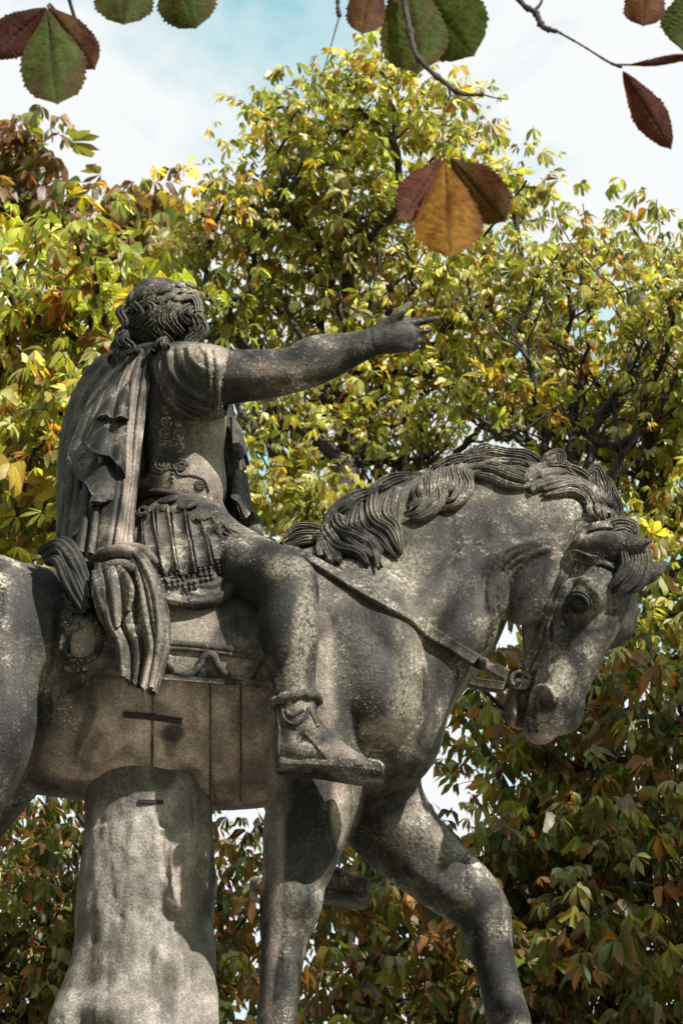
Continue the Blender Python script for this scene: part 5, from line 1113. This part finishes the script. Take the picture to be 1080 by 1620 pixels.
for i_, (lb, c_) in enumerate((('chestnut tree of the avenue beyond the left edge, behind the rump', (-8.0, 12.0, 9.5)), ('chestnut tree of the avenue beyond the right edge, past the broad crown', (8.5, 13.0, 9.5)), ('chestnut tree of the avenue far behind on the left', (-13.0, 20.0, 9.5)), ('chestnut tree of the avenue far behind on the right', (14.0, 21.0, 9.5)))):
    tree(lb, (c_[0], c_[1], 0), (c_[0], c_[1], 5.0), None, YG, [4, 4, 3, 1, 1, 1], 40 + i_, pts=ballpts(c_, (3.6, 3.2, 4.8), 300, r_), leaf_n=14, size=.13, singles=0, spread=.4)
# ------------------------------------------------------------------ the tree overhead, whose lowest branch hangs into the picture
NY = -4.3
near = tag(empty('chestnut_tree', (-5.2, -10.5, 0)), 'near chestnut tree whose twigs and brown-green leaves hang across the top of the picture', 'tree', 'horse chestnut trees round the statue')
def WN(o): o.parent = near; o.matrix_parent_inverse = Matrix.Translation(-Vector(near.location)); return o
def twig(rows, name='twig', m=8, n=None, knob=0.0, seed=0):
    q = cr(rows, n or len(rows) * 8); W_ = [PR(*x) for x in q]; p = np.array([a for a, _ in W_]); r = np.array([b for _, b in W_]); r2 = np.random.default_rng(seed)
    r = r * (1 + knob * np.clip(np.sin(np.linspace(0, 1, len(r)) * 37 + r2.random() * 9), 0, 1) ** 6 + .08 * r2.normal(size=len(r)))
    V, F = sweep(p, np.array([.2, -.3, 1.0]), circ(m), r, r); return WN(np_mesh(name, V, F, LIMB))
def leaflet(base, tip, width, y0=0.0, y1=0.0, c0=(.1, .13, .02), c1=(.12, .05, .03), edge=.4, curl=.10, seed=0, roll=0.0, bend=0.0, prof=None, shape=1.0):
    # a serrated obovate leaflet between two view points, with veins raised in the mesh
    r = np.random.default_rng(seed); a = P(base[0], base[1], NY + y0); b = P(tip[0], tip[1], NY + y1); L_ = np.linalg.norm(b - a)
    d = unit(b - a); vd = unit(ray(base[0], base[1])); s = unit(np.cross(d, vd)); nn = unit(np.cross(s, d)); s = s * math.cos(roll) + nn * math.sin(roll); nn = unit(np.cross(s, d))
    nt_, nw = 84, 19; NT = r.random(32); hw = width / FP * np.linalg.norm(a - CAM) * .5; V = np.zeros((nt_, nw, 3)); C_ = np.ones((nt_, nw, 4)); c0 = np.array(c0); c1 = np.array(c1)
    for i in range(nt_):
        t = i / (nt_ - 1); w = (math.sin(math.pi * t ** (1.45 * shape)) ** .75 if 0 < t < 1 else 0) * (1 if t < .9 else max(.0, (1 - t) / .1) ** .5)
        w = w * (1 + (.05 + .11 * NT[int(t * 19) % 32]) * ((t * 19) % 1.0) * (t > .25) + .05 * math.sin(t * 11 + seed * 1.7)) if t < .97 else w
        for j in range(nw):
            u = (j / (nw - 1)) * 2 - 1; ph = (t - (.36 + .03 * (seed % 4)) * abs(u) * w + .01 * math.sin(t * 17 + seed)) * (11 + seed % 4); vein = abs((ph % 1.0) - .5) * 2; mid = math.exp(-(u / .07) ** 2)
            z = (curl + .06 * NT[0]) * L_ * (.12 * math.sin(t * 9 + seed) * u * w + .10 * math.sin(u * 3 + t * 6 + seed * 2) * w + -(abs(u) ** 1.5) * .5 * w + .9 * t * t * .35) + .012 * L_ * (1 - vein ** 2) * w * (1 - mid) - .02 * L_ * mid * (1 - t)
            V[i, j] = a + d * L_ * t + s * (u * w * hw + bend * hw * math.sin(t * math.pi)) - nn * z
            e = min(1.0, max(0, (abs(u) ** 3) * edge * 1.6 + edge * .9 * (math.sin(t * 7 + seed) * .5 + .3) + .25 * math.sin(u * 5 + t * 9 + seed * 2)))
            c = c0 * (1 - e) + c1 * e; vk = math.exp(-((vein - 1) / .16) ** 2) * .35 + mid * .6; c = c * (1 - vk * .8); C_[i, j, :3] = c * (1 + .08 * r.normal())
    i, j = np.meshgrid(np.arange(nt_ - 1), np.arange(nw - 1), indexing='ij'); k = (i * nw + j).ravel()
    return WN(np_mesh('leaf', V.reshape(-1, 3), np.stack([k, k + 1, k + nw + 1, k + nw], 1), LEAF_N, None, True, {'tint': ('POINT', 'FLOAT_COLOR', np.clip(C_, 0, 1).reshape(-1, 4))}))
OL, RB, OG, BR = (.042, .058, .012), (.055, .020, .017), (.30, .15, .02), (.075, .036, .016)  # leaf colours darkened so the backlit look sits in the colour
# top left trio and its stalk
leaflet((74, 12), (-18, 92), 62, 0, .02, RB, (.045,.022,.018), .5, seed=1, shape=.8)
leaflet((74, 12), (92, 170), 98, 0, -.05, OL, RB, .30, seed=2, curl=.06)
leaflet((76, 10), (152, 112), 62, 0, .03, BR, RB, .55, seed=3, shape=.85)
leaflet((196, -70), (196, 44), 84, 0, 0, (.036, .050, .010), RB, .3, seed=4); leaflet((268, -75), (312, 50), 86, 0, 0, (.036, .050, .010), RB, .25, seed=5)
# leaves of the middle twig
leaflet((590, -50), (572, 58), 60, 0, 0, BR, RB, .6, seed=6); leaflet((640, -60), (662, 122), 100, .03, 0, OL, BR, .3, seed=7, curl=.05); leaflet((650, -40), (752, 92), 112, .05, 0, (.04, .055, .011), OL, .2, seed=8, curl=.05)
twig([(628, -140, NY, 6), (636, -20, NY, 5), (646, 40, NY - .01, 4.5), (656, 82, NY - .02, 4.5), (676, 108, NY - .02, 4), (702, 130, NY - .02, 4), (728, 148, NY - .02, 3.6), (764, 150, NY - .02, 3.2)], knob=.7, seed=2)
twig([(764, 150, NY - .02, 1.6), (784, 155, NY - .02, 1.3), (803, 157, NY - .02, 1.0)]); twig([(536, -30, NY, 3), (534, 10, NY, 3), (537, 26, NY, 3.5)], knob=.5); twig([(537, 24, NY, 1.4), (524, 70, NY, 1.1), (509, 122, NY, .9)])
twig([(707, 130, NY - .02, 3), (712, 150, NY - .02, 2.2), (708, 158, NY - .02, 1.2)])
# hanging trio in front of the tree
leaflet((697, 250), (634, 352), 62, 0, .0, (.085, .03, .022), (.06, .022, .016), .4, seed=9, shape=.85); leaflet((712, 250), (800, 352), 78, 0, .05, (.055, .03, .010), (.075, .024, .012), .45, seed=10, shape=.85); leaflet((703, 252), (712, 412), 98, 0, -.05, (.17, .085, .010), (.09, .026, .010), .38, seed=11, curl=.06)
twig([(706, 150, NY - .02, 1.6), (700, 200, NY - .01, 1.5), (702, 252, NY, 1.7)])
# right hand twig
twig([(800, -40, NY + .02, 5), (826, 6, NY + .02, 4.5), (846, 20, NY + .02, 5), (858, 42, NY + .02, 5), (880, 50, NY + .02, 4)], knob=.6, seed=5); twig([(846, 16, NY + .02, 3), (856, 2, NY + .02, 2.5), (862, -30, NY + .02, 2)])
twig([(878, 48, NY + .02, 2), (920, 72, NY + .02, 1.7), (962, 98, NY + .01, 2), (982, 106, NY, 3)], knob=.3); twig([(972, 102, NY, 1.6), (1010, 102, NY, 1.4), (1060, 98, NY, 1.4), (1140, 90, NY, 1.4)])
leaflet((984, 112), (1062, 238), 50, 0, .05, (.055, .018, .016), (.065, .022, .016), .5, seed=12, shape=.8); leaflet((985, 104), (1092, 88), 15, 0, -.02, (.06, .02, .015), (.05, .015, .01), .5, seed=13, roll=.3)
leaflet((1024, -60), (1016, 46), 62, 0, 0, (.09,.04,.015), RB, .5, seed=14); leaflet((1110, -40), (1078, 84), 70, 0, .02, (.045,.055,.015), OL, .3, seed=15, bend=-.2)
# the limb they hang from, the trunk and the crown overhead
def limb(pts, rad, name='branch'):
    q = cr(np.hstack([np.array(pts, float), np.array(rad)[:, None]]), len(pts) * 7); V, F = sweep(q[:, :3], np.array([.3, .2, 1.0]) if name == 'branch' else np.array([1.0, 0, 0]), circ(12), q[:, 3], q[:, 3]); return WN(np_mesh(name, V, F, BARK))
TP = [(-5.2, -10.5, -.2), (-5.15, -10.45, 1.0), (-5.25, -10.5, 3), (-5.0, -10.3, 5.5), (-4.6, -10.2, 8.5), (-4.4, -10.2, 11)]; limb(TP, [.42, .33, .29, .27, .2, .08], 'trunk')
LM = [(-5.0, -10.3, 5.4), (-3.6, -8.5, 6.6), (-1.8, -6.6, 6.6), (-.4, -5.0, 6.0), (.6, -4.3, 5.75), (1.4, -3.9, 5.9)]; limb(LM, [.13, .10, .075, .05, .03, .012])
for e, a in ((P(628, -140, NY), (.2, -4.6, 5.85)), (P(800, -40, NY + .02), (.5, -4.4, 5.8)), (P(536, -30, NY), (0, -4.75, 5.9)), (P(196, -70, NY), (-.9, -5.5, 6.2)), (P(268, -75, NY), (-.8, -5.4, 6.2)), (P(590, -50, NY), (.1, -4.6, 5.85)), (P(1024, -60, NY), (.9, -4.2, 5.8)), (P(1110, -40, NY), (1.0, -4.1, 5.8))):
    limb([a, tuple(np.array(a) * .5 + e * .5 + np.array([.03, .05, .08])), tuple(e)], [.012, .007, .004])
st_ = P(75, -110, NY); limb([(-1.2, -5.8, 6.3), tuple(st_), tuple(P(76, 10, NY))], [.012, .004, .0022])
rN_ = np.random.default_rng(77); AT = ballpts((-4.6, -10.8, 10.0), (4.2, 3.2, 3.2), 260, rN_)
PA_, rad_, ch_, en_ = grow(np.array(TP[3]), np.array(TP[4]), AT, rN_, tip=.009); tw_ = MB()
for c in ch_[1:]:
    if len(c) < 2: continue
    q = PA_[c]; k = rad_[c].copy(); k[0] = min(k[0], k[1] * 1.2); V, F = sweep(q, np.array([.3, .2, 1.0]), circ(5), k, k, False); tw_.add(V, F)
o = WN(tw_.build('twigs', BARK)); o['kind'] = 'stuff'
Cn = np.repeat(PA_[en_], 15, 0); Cn = Cn + unit(rN_.normal(size=Cn.shape)) * .5 * rN_.random((len(Cn), 1)) ** .6
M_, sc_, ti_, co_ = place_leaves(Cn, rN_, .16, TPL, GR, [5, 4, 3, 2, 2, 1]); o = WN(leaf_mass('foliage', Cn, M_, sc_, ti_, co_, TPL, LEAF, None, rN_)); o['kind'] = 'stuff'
# ------------------------------------------------------------------ ground
def sheet(name, x0, x1, y0, y1, z, mat, n=2):
    V = np.array([(x0, y0, z), (x1, y0, z), (x1, y1, z), (x0, y1, z)]); o = np_mesh(name, V, np.array([[0, 1, 2, 3]]), mat, None, False); o['kind'] = 'structure'; return o
sheet('ground', -900, 900, -900, 900, -0.02, LAWN); sheet('gravel_path', -7, 7.5, -30, 60, -0.016 + .012, GRAVEL)
print('SCRIPT TIME', time.time() - T0)
